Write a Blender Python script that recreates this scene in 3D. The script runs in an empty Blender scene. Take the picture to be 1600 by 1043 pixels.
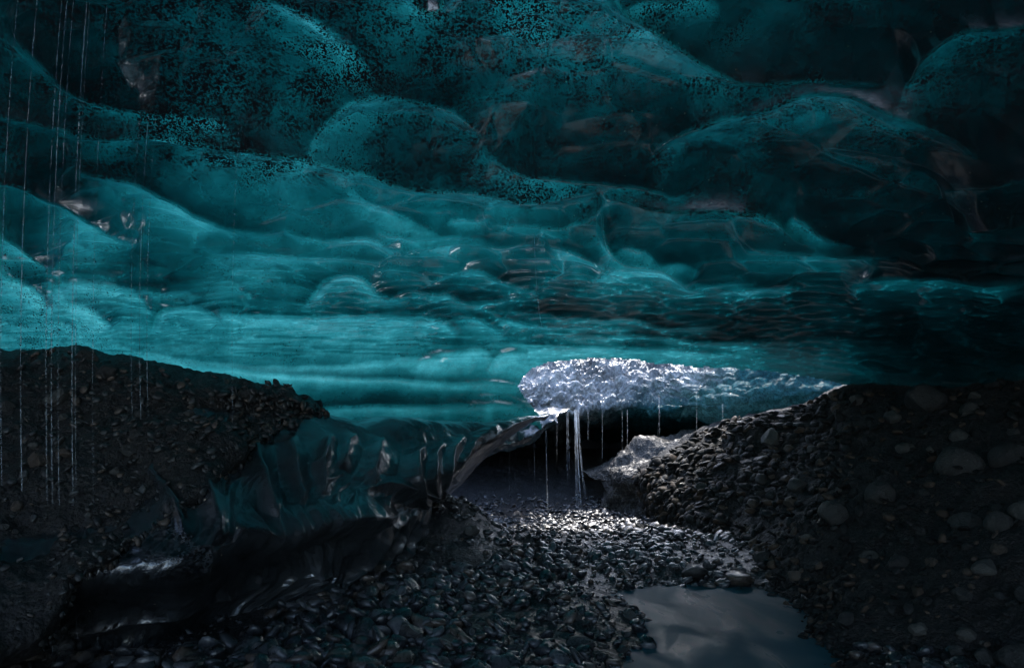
import bpy, math, random
import numpy as np
from mathutils import Vector, Matrix, noise as mn

random.seed(7)
RNG = np.random.default_rng(11)
SC = bpy.context.scene
COL = SC.collection

# ---------------------------------------------------------------- camera, sky, sun, exposure
W, H, F = 1600.0, 1043.0, 1067.0
PITCH = math.radians(8.5)
CAM = np.array([0.0, 0.0, 1.6])
cam_d = bpy.data.cameras.new('camera')
cam = bpy.data.objects.new('camera', cam_d)
COL.objects.link(cam)
cam.location = CAM
cam.rotation_euler = (math.pi / 2 + PITCH, 0, 0)
cam_d.sensor_width = 36.0
cam_d.lens = 36.0 * F / W
cam_d.clip_start = 0.05
cam_d.clip_end = 2000
SC.camera = cam

SUN_EL, SUN_AZ = math.radians(57), math.radians(14)      # azimuth measured from straight ahead, clockwise
world = bpy.data.worlds.new('World')
SC.world = world
world.use_nodes = True
wn = world.node_tree
wn.nodes.clear()
sky = wn.nodes.new('ShaderNodeTexSky')
sky.sky_type = 'NISHITA'
sky.sun_disc = False
sky.sun_elevation = SUN_EL
sky.sun_rotation = SUN_AZ
sky.air_density = 1.0
sky.dust_density = 1.5
bg = wn.nodes.new('ShaderNodeBackground')
bg.inputs['Strength'].default_value = 0.13
wo = wn.nodes.new('ShaderNodeOutputWorld')
wn.links.new(sky.outputs[0], bg.inputs['Color'])
wn.links.new(bg.outputs[0], wo.inputs['Surface'])

sd = bpy.data.lights.new('sun', 'SUN')
sd.energy = 1.0
sd.angle = math.radians(12)
sd.color = (1.0, 0.965, 0.92)
so = bpy.data.objects.new('sun', sd)
COL.objects.link(so)
sv = Vector((math.sin(SUN_AZ) * math.cos(SUN_EL), math.cos(SUN_AZ) * math.cos(SUN_EL), math.sin(SUN_EL)))
so.rotation_euler = sv.to_track_quat('Z', 'Y').to_euler()

vs = SC.view_settings
vs.view_transform = 'Standard'
vs.look = 'None'
vs.gamma = 1.0
vs.use_curve_mapping = False
vs.exposure = 2.5
SC.cycles.use_denoising = True
SC.cycles.max_bounces = 7
SC.cycles.diffuse_bounces = 4
SC.cycles.glossy_bounces = 3
SC.cycles.transparent_max_bounces = 12
SC.cycles.sample_clamp_indirect = 3.0
SC.cycles.caustics_reflective = False
SC.cycles.caustics_refractive = False

# ---------------------------------------------------------------- geometry helpers
CP, SP = math.cos(PITCH), math.sin(PITCH)


def unproj(u, v, d):
    """a point of the place seen at photograph pixel (u, v), d metres along the view axis"""
    u, v, d = np.broadcast_arrays(np.asarray(u, float), np.asarray(v, float), np.asarray(d, float))
    a = (u - 800.0) / F * d
    b = (521.5 - v) / F * d
    return np.stack([CAM[0] + a, CAM[1] + d * CP - b * SP, CAM[2] + d * SP + b * CP], -1)


def ground_d(v, z=0.0):
    return (z - CAM[2]) / (SP + CP * (521.5 - v) / F)


def _hash(ix, iy, iz):
    n = (ix.astype(np.int64) * 73856093) ^ (iy.astype(np.int64) * 19349663) ^ (iz.astype(np.int64) * 83492791)
    n = (n ^ (n >> 13)) * 1274126177 & 0x7fffffff
    n = (n ^ (n >> 15)) * 668265263 & 0x7fffffff
    return ((n >> 8) & 0xffff) / 65535.0


def vnoise(P):
    """value noise -1..1"""
    i = np.floor(P).astype(np.int64)
    f = P - i
    f = f * f * f * (f * (f * 6 - 15) + 10)
    r = 0
    for dx in (0, 1):
        wx = f[..., 0] if dx else 1 - f[..., 0]
        for dy in (0, 1):
            wy = f[..., 1] if dy else 1 - f[..., 1]
            for dz in (0, 1):
                wz = f[..., 2] if dz else 1 - f[..., 2]
                r = r + wx * wy * wz * _hash(i[..., 0] + dx, i[..., 1] + dy, i[..., 2] + dz)
    return r * 2 - 1


def fbm(P, octv=4, gain=0.5):
    a, s, r = 1.0, 1.0, 0
    for k in range(octv):
        r = r + a * vnoise(P * s + 17.3 * k)
        a *= gain
        s *= 2.03
    return r


def vor(x, y, seed=0):
    """2-D voronoi: F1, F2 and a random value per cell"""
    ix, iy = np.floor(x).astype(int), np.floor(y).astype(int)
    f1 = np.full(x.shape, 9.0)
    f2 = np.full(x.shape, 9.0)
    rid = np.zeros(x.shape)
    s = np.full(x.shape, seed)
    for dx in (-1, 0, 1):
        for dy in (-1, 0, 1):
            cx, cy = ix + dx, iy + dy
            px = cx + 0.1 + 0.8 * _hash(cx + 500, cy + 500, s + 1)
            py = cy + 0.1 + 0.8 * _hash(cx + 500, cy + 500, s + 2)
            d = np.hypot(px - x, py - y)
            r = _hash(cx + 500, cy + 500, s + 3)
            nr = d < f1
            f2 = np.where(nr, f1, np.minimum(f2, d))
            rid = np.where(nr, r, rid)
            f1 = np.where(nr, d, f1)
    return f1, f2, rid


def herm(xs, ys, x):
    """smooth interpolation of rows ys (K,...) given at xs, evaluated at x (N,)"""
    xs = np.asarray(xs, float)
    ys = np.asarray(ys, float)
    h = np.diff(xs)
    dl = np.diff(ys, axis=0) / h.reshape(-1, *([1] * (ys.ndim - 1)))
    m = np.empty_like(ys)
    m[1:-1] = np.where(dl[1:] * dl[:-1] > 0, 2 * dl[1:] * dl[:-1] / np.where(np.abs(dl[1:] + dl[:-1]) < 1e-12, 1, dl[1:] + dl[:-1]), 0)
    m[0], m[-1] = dl[0], dl[-1]
    k = np.clip(np.searchsorted(xs, x) - 1, 0, len(xs) - 2)
    sh = (-1,) + (1,) * (ys.ndim - 1)
    t = ((np.clip(x, xs[0], xs[-1]) - xs[k]) / h[k]).reshape(sh)
    hh = h[k].reshape(sh)
    return ((1 + 2 * t) * (1 - t) ** 2 * ys[k] + t * (1 - t) ** 2 * hh * m[k]
            + t * t * (3 - 2 * t) * ys[k + 1] + t * t * (t - 1) * hh * m[k + 1])


def cat(xs, ys, x):
    """smooth (Catmull-Rom like) interpolation without the flat spots of herm"""
    xs = np.asarray(xs, float)
    ys = np.asarray(ys, float)
    h = np.diff(xs)
    dl = np.diff(ys, axis=0) / h.reshape(-1, *([1] * (ys.ndim - 1)))
    m = np.empty_like(ys)
    m[1:-1] = (dl[1:] + dl[:-1]) / 2
    m[0], m[-1] = dl[0], dl[-1]
    k = np.clip(np.searchsorted(xs, x) - 1, 0, len(xs) - 2)
    sh = (-1,) + (1,) * (ys.ndim - 1)
    t = ((np.clip(x, xs[0], xs[-1]) - xs[k]) / h[k]).reshape(sh)
    hh = h[k].reshape(sh)
    return ((1 + 2 * t) * (1 - t) ** 2 * ys[k] + t * (1 - t) ** 2 * hh * m[k]
            + t * t * (3 - 2 * t) * ys[k + 1] + t * t * (t - 1) * hh * m[k + 1])


def lattice(us, vs_, vals, U, V, fn=herm):
    """vals[row v][col u] -> (len(V), len(U))"""
    a = fn(vs_, np.asarray(vals, float), V)
    return fn(us, a.T, U).T


def patch(ctrl, n, m, fn=cat):
    """ctrl: rows x cols x (u,v,d) -> finer grid n x m x 3 in (u,v,d)"""
    c = np.asarray(ctrl, float)
    a = fn(np.arange(c.shape[0]), c, np.linspace(0, c.shape[0] - 1, n))
    b = fn(np.arange(c.shape[1]), a.transpose(1, 0, 2), np.linspace(0, c.shape[1] - 1, m))
    return b.transpose(1, 0, 2)


def normals(P, toward=None):
    du = np.gradient(P, axis=1)
    dv = np.gradient(P, axis=0)
    n = np.cross(du, dv)
    n /= np.linalg.norm(n, axis=-1, keepdims=True) + 1e-12
    t = CAM if toward is None else np.asarray(toward)
    s = np.sign(((t - P) * n).sum(-1).mean())
    return n * (s if s else 1)


def ridge_field(U, V, polys, above, below, p=1.0):
    """U, V pixel grids; each poly = (amp, [(u,v)...]); returns the largest ridge height, cusp shaped"""
    out = np.zeros(U.shape)
    u, v = U.ravel(), V.ravel()
    o = out.ravel()
    for item in polys:
        amp, pts = item[0], item[1]
        wa, wb = (item[2], item[3]) if len(item) > 3 else (above, below)
        pts = np.asarray(pts, float)
        m = 3.2 * max(wa, wb)
        sel = np.where((u > pts[:, 0].min() - m) & (u < pts[:, 0].max() + m) & (v > pts[:, 1].min() - m) & (v < pts[:, 1].max() + m))[0]
        if not len(sel):
            continue
        uu, vv = u[sel], v[sel]
        best = np.full(len(sel), 1e9)
        side = np.zeros(len(sel))
        arc = np.zeros(len(sel))
        seg = np.hypot(*np.diff(pts, axis=0).T)
        cum = np.r_[0, np.cumsum(seg)]
        for k in range(len(pts) - 1):
            a, b = pts[k], pts[k + 1]
            e = b - a
            t = np.clip(((uu - a[0]) * e[0] + (vv - a[1]) * e[1]) / (e @ e), 0, 1)
            dx, dy = uu - a[0] - t * e[0], vv - a[1] - t * e[1]
            d = np.hypot(dx, dy)
            c = d < best
            best = np.where(c, d, best)
            cr = (e[0] * dy - e[1] * dx) / (math.hypot(*e) + 1e-9)
            side = np.where(c, cr, side)
            arc = np.where(c, (cum[k] + t * seg[k]) / cum[-1], arc)
        w = wb + (wa - wb) * (0.5 - 0.5 * np.tanh(side / 2.5))
        taper = np.clip(4 * arc * (1 - arc), 0, 1) ** 0.5
        best = np.sqrt(best * best + 6.0) - 2.449
        r = amp * (0.06 + 0.94 * taper) * np.exp(-(best / w) ** p)
        o[sel] = np.maximum(o[sel], r)
    return o.reshape(U.shape)


def smooth2(A, n=1):
    for _ in range(n):
        B = A.copy()
        B[1:-1, 1:-1] = (A[1:-1, 1:-1] * 2 + A[:-2, 1:-1] + A[2:, 1:-1] + A[1:-1, :-2] + A[1:-1, 2:]) / 6
        A = B
    return A


def grid_mesh(name, P, mat, keep=None, attrs=None, smooth=True):
    n, m = P.shape[:2]
    idx = np.arange(n * m).reshape(n, m)
    q = np.stack([idx[:-1, :-1], idx[:-1, 1:], idx[1:, 1:], idx[1:, :-1]], -1).reshape(-1, 4)
    if keep is not None:
        kk = keep[:-1, :-1] & keep[1:, :-1] & keep[:-1, 1:] & keep[1:, 1:]
        q = q[kk.ravel()]
    a_, b_, c_ = (P.reshape(-1, 3)[q[:, i]] for i in (0, 1, 2))
    fn_ = np.cross(b_ - a_, c_ - a_)
    fn_ /= np.linalg.norm(fn_, axis=1, keepdims=True) + 1e-12
    if (fn_ * (CAM - a_)).sum() < 0:
        q = q[:, ::-1]
    me = bpy.data.meshes.new(name)
    me.vertices.add(n * m)
    me.vertices.foreach_set('co', P.reshape(-1).astype(np.float32))
    me.loops.add(q.size)
    me.loops.foreach_set('vertex_index', q.ravel().astype(np.int32))
    me.polygons.add(len(q))
    me.polygons.foreach_set('loop_start', (np.arange(len(q)) * 4).astype(np.int32))
    me.polygons.foreach_set('loop_total', np.full(len(q), 4, np.int32))
    me.polygons.foreach_set('use_smooth', np.full(len(q), smooth))
    me.update(calc_edges=True)
    for k, a in (attrs or {}).items():
        at = me.attributes.new(k, 'FLOAT', 'POINT')
        at.data.foreach_set('value', a.ravel().astype(np.float32))
    me.materials.append(mat)
    o = bpy.data.objects.new(name, me)
    COL.objects.link(o)
    return o


def tag(o, label=None, cat_=None, group=None, kind=None):
    if label:
        o['label'] = label
    if cat_:
        o['category'] = cat_
    if group:
        o['group'] = group
    if kind:
        o['kind'] = kind
    return o


# ---------------------------------------------------------------- materials
class NT:
    def __init__(s, name):
        s.m = bpy.data.materials.new(name)
        s.m.use_nodes = True
        s.t = s.m.node_tree
        s.t.nodes.clear()
        s.out = s.n('OutputMaterial')

    def n(s, k, **kw):
        x = s.t.nodes.new('ShaderNode' + k)
        for a, b in kw.items():
            setattr(x, a, b)
        return x

    def l(s, a, b):
        s.t.links.new(a, b)

    def put(s, sock, val):
        if isinstance(val, bpy.types.NodeSocket):
            s.l(val, sock)
        else:
            sock.default_value = val

    def math(s, op, a, b=0.0, c=None, clamp=False):
        x = s.n('Math', operation=op, use_clamp=clamp)
        s.put(x.inputs[0], a)
        s.put(x.inputs[1], b)
        if c is not None:
            s.put(x.inputs[2], c)
        return x.outputs[0]

    def mix(s, f, a, b, bt='MIX'):
        x = s.n('Mix', data_type='RGBA', blend_type=bt)
        s.put(x.inputs['Factor'], f)
        s.put(x.inputs[6], a)
        s.put(x.inputs[7], b)
        return x.outputs[2]

    def noise(s, vec, scale, det=3.0, rough=0.5, dist=0.0):
        x = s.n('TexNoise')
        s.put(x.inputs['Vector'], vec)
        x.inputs['Scale'].default_value = scale
        x.inputs['Detail'].default_value = det
        x.inputs['Roughness'].default_value = rough
        x.inputs['Distortion'].default_value = dist
        return x.outputs['Fac']

    def vor(s, vec, scale, out='Distance', feat='F1', rnd=1.0):
        x = s.n('TexVoronoi', feature=feat)
        s.put(x.inputs['Vector'], vec)
        x.inputs['Scale'].default_value = scale
        x.inputs['Randomness'].default_value = rnd
        return x.outputs[out]

    def ramp(s, f, a, b, lo=0.0, hi=1.0):
        x = s.n('MapRange', interpolation_type='SMOOTHSTEP')
        s.put(x.inputs[0], f)
        s.put(x.inputs[1], a)
        s.put(x.inputs[2], b)
        s.put(x.inputs[3], lo)
        s.put(x.inputs[4], hi)
        return x.outputs[0]

    def pos(s, scale=(1, 1, 1)):
        g = s.n('NewGeometry')
        x = s.n('Mapping')
        s.l(g.outputs['Position'], x.inputs['Vector'])
        x.inputs['Scale'].default_value = scale
        return x.outputs[0]

    def attr(s, name):
        return s.n('Attribute', attribute_name=name).outputs['Fac']

    def bump(s, h, strength=0.3, dist=0.02, normal=None):
        x = s.n('Bump')
        x.inputs['Strength'].default_value = strength
        x.inputs['Distance'].default_value = dist
        s.put(x.inputs['Height'], h)
        if normal is not None:
            s.l(normal, x.inputs['Normal'])
        return x.outputs[0]


def ice_material(name, tint=(0.5, 0.93, 0.97), trans=0.6, base=(0.02, 0.075, 0.085), rough=0.22, speck=True, gloss_bump=0.35, kill=None, gdist=0.02, spec=0.5):
    """glacier ice: glow and shade painted as a hand-set depth (Beer-Lambert on the attribute glow_depth),
    dark dirt grains frozen in, and a wet surface"""
    M = NT(name)
    p = M.pos()
    depth = M.attr('glow_depth')
    lay = M.noise(M.pos((0.8, 0.8, 1.0)), 1.1, 5, 0.6, 0.6)
    depth = M.math('MULTIPLY', depth, M.ramp(lay, 0.3, 0.7, 0.84, 1.18))
    # absorption per metre: red goes first
    chans = []
    for k, t in zip((0.72, 0.365, 0.355), tint):
        e = M.math('POWER', math.exp(-k), depth)
        chans.append(M.math('MULTIPLY', e, t))
    cc = M.n('CombineColor')
    for i in range(3):
        M.l(chans[i], cc.inputs[i])
    tcol = cc.outputs[0]
    bcol = M.mix(M.ramp(M.noise(p, 2.3, 5, 0.6), 0.35, 0.7), (*[b * 0.6 for b in base], 1), (*base, 1))
    fine = M.noise(p, 34.0, 4, 0.7)
    tcol = M.mix(M.ramp(fine, 0.35, 0.65), M.mix(1.0, tcol, (0.72, 0.74, 0.74, 1), 'MULTIPLY'), tcol)
    bubbles = M.noise(p, 6.0, 6, 0.65, 0.4)
    tcol = M.mix(M.ramp(bubbles, 0.35, 0.62), M.mix(1.0, tcol, (0.75, 0.8, 0.8, 1), 'MULTIPLY'), tcol)
    rgh = M.ramp(fine, 0.3, 0.7, rough * 0.8, rough * 1.35)
    h = M.math('ADD', M.math('MULTIPLY', M.noise(p, 9.0, 4, 0.6), 1.0), M.math('MULTIPLY', fine, 0.35))
    if speck:
        dirt = M.attr('dirt')
        wob = M.n('VectorMath', operation='ADD')
        M.l(M.pos((1.0, 0.7, 1.1)), wob.inputs[0])
        nz = M.n('TexNoise')
        nz.inputs['Scale'].default_value = 14.0
        nz.inputs['Detail'].default_value = 2.0
        sc = M.n('VectorMath', operation='SCALE')
        M.l(nz.outputs['Color'], sc.inputs[0])
        sc.inputs['Scale'].default_value = 0.07
        M.l(sc.outputs[0], wob.inputs[1])
        clus = M.noise(p, 3.2, 4, 0.65)
        clus2 = M.noise(p, 0.8, 3, 0.6)
        dens = M.math('MULTIPLY', M.math('MULTIPLY', dirt, 1.7), M.math('MULTIPLY', M.ramp(clus, 0.25, 0.6, 0.5, 1.0), M.ramp(clus2, 0.3, 0.6, 0.6, 1.0)))
        mask = None
        for sc_, thr in ((27.0, 0.40), (52.0, 0.50), (95.0, 0.55)):
            v = M.n('TexVoronoi', feature='F1')
            M.l(wob.outputs[0], v.inputs['Vector'])
            v.inputs['Scale'].default_value = sc_
            sep = M.n('SeparateColor')
            M.l(v.outputs['Color'], sep.inputs[0])
            size = M.math('MULTIPLY', M.math('MULTIPLY', thr, sep.outputs[0]), dens)
            on = M.math('LESS_THAN', sep.outputs[1], M.math('MULTIPLY', dens, 0.95 if sc_ > 30 else 0.4))
            mk = M.math('MULTIPLY', M.ramp(M.math('SUBTRACT', size, v.outputs['Distance']), -0.02, 0.06), on)
            mask = mk if mask is None else M.math('MAXIMUM', mask, mk)
        tcol = M.mix(mask, tcol, (0.001, 0.0015, 0.0018, 1))
        bcol = M.mix(mask, bcol, (0.004, 0.005, 0.006, 1))
        # a few pale grit grains
        v = M.n('TexVoronoi', feature='F1')
        M.l(p, v.inputs['Vector'])
        v.inputs['Scale'].default_value = 30.0
        sep = M.n('SeparateColor')
        M.l(v.outputs['Color'], sep.inputs[0])
        on = M.math('LESS_THAN', sep.outputs[0], M.math('MULTIPLY', M.attr('grit'), 0.06))
        g = M.math('MULTIPLY', on, M.math('LESS_THAN', v.outputs['Distance'], M.math('MULTIPLY', sep.outputs[1], 0.30)))
        bcol = M.mix(g, bcol, (0.36, 0.28, 0.18, 1))
        h = M.math('ADD', h, M.math('MULTIPLY', mask, -0.25))
    nrm = M.bump(h, gloss_bump, gdist)
    df = M.n('BsdfDiffuse')
    M.l(bcol, df.inputs['Color'])
    M.l(nrm, df.inputs['Normal'])
    tr = M.n('BsdfTranslucent')
    M.l(tcol, tr.inputs['Color'])
    M.l(M.bump(h, gloss_bump * 0.6, gdist), tr.inputs['Normal'])
    mx = M.n('MixShader')
    mx.inputs[0].default_value = trans
    M.l(df.outputs[0], mx.inputs[1])
    M.l(tr.outputs[0], mx.inputs[2])
    gl = M.n('BsdfAnisotropic')
    gl.inputs['Color'].default_value = (0.92, 0.96, 1.0, 1)
    M.l(rgh, gl.inputs['Roughness'])
    M.l(nrm, gl.inputs['Normal'])
    fr = M.n('Fresnel')
    fr.inputs['IOR'].default_value = 1.31 + 0.35 * spec
    M.l(nrm, fr.inputs['Normal'])
    if not speck:
        cl = M.vor(p, 13.0, 'Color')
        cs = M.n('SeparateColor')
        M.l(cl, cs.inputs[0])
        cl2 = M.n('SeparateColor')
        M.l(M.vor(p, 31.0, 'Color'), cl2.inputs[0])
        clr = M.math('MULTIPLY', M.ramp(cs.outputs[0], 0.15, 0.75, 0.75, 1.0), M.ramp(cl2.outputs[1], 0.2, 0.6, 0.65, 1.0))
        clr = M.math('MULTIPLY', clr, M.ramp(M.noise(p, 1.6, 4, 0.6), 0.35, 0.6, 0.8, 1.0))
        clr = M.math('MULTIPLY', clr, M.attr('top_dim'))  # upper curtain darkened in colour so the pool mirrors less brightness
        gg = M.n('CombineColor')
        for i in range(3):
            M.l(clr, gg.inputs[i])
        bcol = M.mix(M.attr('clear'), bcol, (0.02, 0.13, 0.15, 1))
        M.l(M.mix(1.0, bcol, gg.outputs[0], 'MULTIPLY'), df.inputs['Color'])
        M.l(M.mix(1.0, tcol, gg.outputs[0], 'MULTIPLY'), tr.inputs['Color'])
    wet = M.ramp(M.noise(p, 1.3, 4, 0.6), 0.3, 0.6, 0.5, 1.0)
    m2 = M.n('MixShader')
    if not speck:
        wet = M.math('MULTIPLY', wet, M.math('SUBTRACT', 1.0, M.math('MULTIPLY', M.attr('clear'), 0.8)))
    M.l(M.math('MULTIPLY', fr.outputs[0], wet), m2.inputs[0])
    M.l(mx.outputs[0], m2.inputs[1])
    M.l(gl.outputs[0], m2.inputs[2])
    M.l(m2.outputs[0], M.out.inputs['Surface'])
    return M.m


def rock_material(name, lo=(0.02, 0.022, 0.024), hi=(0.11, 0.11, 0.105), rough=(0.3, 0.6), island=False, coat=0.35, spec=0.5):
    M = NT(name)
    if island:
        rnd = M.n('NewGeometry').outputs['Random Per Island']
        p = M.pos()
    else:
        rnd = M.n('ObjectInfo').outputs['Random']
        p = M.n('TexCoord').outputs['Object']
    c = M.mix(M.math('POWER', rnd, 1.8), (*lo, 1), (*hi, 1))
    brown = M.math('GREATER_THAN', M.math('FRACT', M.math('MULTIPLY', rnd, 37.0)), 0.80)
    c = M.mix(M.math('MULTIPLY', brown, 0.55), c, (0.12, 0.085, 0.06, 1))
    n1 = M.noise(p, 3.0 if not island else 14.0, 6, 0.65)
    n2 = M.noise(p, 22.0 if not island else 60.0, 4, 0.7)
    c = M.mix(M.ramp(n1, 0.3, 0.7), M.mix(1.0, c, (0.5, 0.52, 0.55, 1), 'MULTIPLY'), c)
    c = M.mix(M.ramp(n2, 0.55, 0.75, 0, 0.5), c, (0.2, 0.2, 0.19, 1))
    pb = M.n('BsdfPrincipled')
    M.l(c, pb.inputs['Base Color'])
    M.l(M.ramp(n1, 0.3, 0.7, *rough), pb.inputs['Roughness'])
    pb.inputs['Specular IOR Level'].default_value = spec
    pb.inputs['Coat Weight'].default_value = coat
    pb.inputs['Coat Roughness'].default_value = 0.18
    nr = M.bump(M.math('ADD', n1, M.math('MULTIPLY', n2, 0.4)), 0.6, 0.12 if not island else 0.02)
    M.l(nr, pb.inputs['Normal'])
    M.l(pb.outputs[0], M.out.inputs['Surface'])
    return M.m


def soil_material(name, a, b, rough=(0.35, 0.75), bump=0.8, coat=0.2, dist=0.05):
    M = NT(name)
    p = M.pos()
    n1 = M.noise(p, 2.2, 6, 0.65, 0.3)
    n2 = M.noise(p, 26.0, 6, 0.7)
    v = M.vor(p, 21.0)
    v2 = M.vor(p, 48.0)
    c = M.mix(M.ramp(n1, 0.3, 0.7), (*a, 1), (*b, 1))
    c = M.mix(M.ramp(n2, 0.5, 0.75, 0, 0.6), c, (*[x * 2.0 for x in b], 1))
    c = M.mix(M.ramp(v, 0.3, 0.6, 0, 0.75), c, (0.006, 0.006, 0.006, 1))
    pb = M.n('BsdfPrincipled')
    M.l(c, pb.inputs['Base Color'])
    M.l(M.ramp(n2, 0.3, 0.7, *rough), pb.inputs['Roughness'])
    pb.inputs['Coat Weight'].default_value = coat
    pb.inputs['Coat Roughness'].default_value = 0.25
    h = M.math('ADD', M.math('MULTIPLY', M.math('SUBTRACT', 1.0, v), 0.9), M.math('ADD', n2, M.math('MULTIPLY', M.math('SUBTRACT', 1.0, v2), 0.5)))
    M.l(M.bump(h, bump, dist), pb.inputs['Normal'])
    M.l(pb.outputs[0], M.out.inputs['Surface'])
    return M.m


m_roof = ice_material('roof_ice', trans=0.5, rough=0.13, base=(0.016, 0.055, 0.062), gloss_bump=0.11, spec=1.9)
m_wall = ice_material('dark_wall_ice', tint=(0.6, 0.95, 0.97), trans=0.02, base=(0.034, 0.041, 0.046), rough=0.2, gloss_bump=0.30, spec=2.7)
m_curtain = ice_material('frosted_ice', tint=(1.0, 1.0, 1.0), trans=0.45, base=(0.92, 0.93, 0.95), rough=0.16, speck=False, gloss_bump=0.7, gdist=0.04)
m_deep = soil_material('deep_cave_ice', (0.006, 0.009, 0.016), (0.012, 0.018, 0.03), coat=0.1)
m_gravel = soil_material('wet_gravel', (0.014, 0.016, 0.019), (0.036, 0.038, 0.041), dist=0.03)
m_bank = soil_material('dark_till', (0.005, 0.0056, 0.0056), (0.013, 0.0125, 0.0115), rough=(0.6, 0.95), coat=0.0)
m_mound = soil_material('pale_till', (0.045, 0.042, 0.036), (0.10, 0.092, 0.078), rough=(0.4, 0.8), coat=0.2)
m_rock = rock_material('wet_rock')
m_pebble = rock_material('wet_pebbles', lo=(0.014, 0.017, 0.021), hi=(0.10, 0.107, 0.115), rough=(0.2, 0.45), island=True, coat=0.5)
m_bankrock = rock_material('dry_bank_rock', lo=(0.03, 0.032, 0.031), hi=(0.10, 0.10, 0.09), rough=(0.45, 0.75), coat=0.0, spec=0.35)
m_bankpebble = rock_material('bank_pebbles', lo=(0.006, 0.007, 0.007), hi=(0.026, 0.029, 0.029), rough=(0.5, 0.85), island=True, coat=0.0, spec=0.2)
m_leftbank_lit = soil_material('left_till_lit', (0.008, 0.0095, 0.0095), (0.022, 0.022, 0.02), rough=(0.5, 0.9), coat=0.1)  # lighter copy of the till, making up for weak fill light
m_leftpebble_lit = rock_material('left_rubble_lit', lo=(0.010, 0.012, 0.012), hi=(0.045, 0.05, 0.049), rough=(0.4, 0.7), island=True, coat=0.15)  # rubble lightened the same way, fill light put into its colour
m_slate = rock_material('wet_slate', lo=(0.008, 0.012, 0.014), hi=(0.03, 0.038, 0.04), rough=(0.25, 0.5), coat=0.1, spec=0.35)

# ---------------------------------------------------------------- the roof of ice
# depth (metres along the view axis) of the roof, by photograph column and row
US = [-900, -400, 0, 400, 800, 1200, 1600, 2000, 2500]
VS = [-2600, -1400, -700, -300, 0, 150, 300, 400, 480, 540, 600, 700]


def flat_d(v, h):
    return h / (SP + CP * (521.5 - v) / F)


far = {0: [5.2, 5.4, 5.6, 6.0, 6.3, 6.1, 5.7, 5.4, 5.2],
       150: [5.6, 6.0, 6.6, 7.4, 7.7, 7.3, 6.5, 6.1, 5.6],
       300: [5.9, 6.6, 7.5, 8.9, 9.5, 8.9, 7.5, 6.8, 6.0],
       400: [6.0, 6.9, 8.1, 9.9, 11.0, 10.4, 8.3, 7.2, 6.2],
       480: [6.1, 7.1, 8.5, 10.6, 12.2, 11.6, 9.0, 7.6, 6.4],
       540: [6.2, 7.3, 8.8, 11.0, 12.9, 12.4, 9.5, 7.9, 6.6],
       600: [6.2, 7.4, 9.0, 11.2, 13.2, 13.0, 9.9, 8.1, 6.7],
       700: [6.2, 7.4, 9.0, 11.2, 13.3, 13.2, 10.1, 8.2, 6.7]}
vals = []
for v in VS:
    if v in far:
        vals.append(far[v])
    else:
        hh = [3.3, 3.5, 3.7, 3.9, 4.0, 3.9, 3.6, 3.4, 3.2]
        vals.append([flat_d(v, h) for h in hh])
u1 = np.concatenate([np.arange(-900, -60, 14), np.arange(-60, 1664, 2.2), np.arange(1670, 2500, 14)])
v1 = np.concatenate([np.arange(-2600, -700, 60), np.arange(-700, -60, 14), np.arange(-60, 672, 2.2)])
D = lattice(US, VS, vals, u1, v1)
U, V = np.meshgrid(u1, v1)
P = unproj(U, V, D)
N = normals(P, toward=(0, 5, 1.5))

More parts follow.
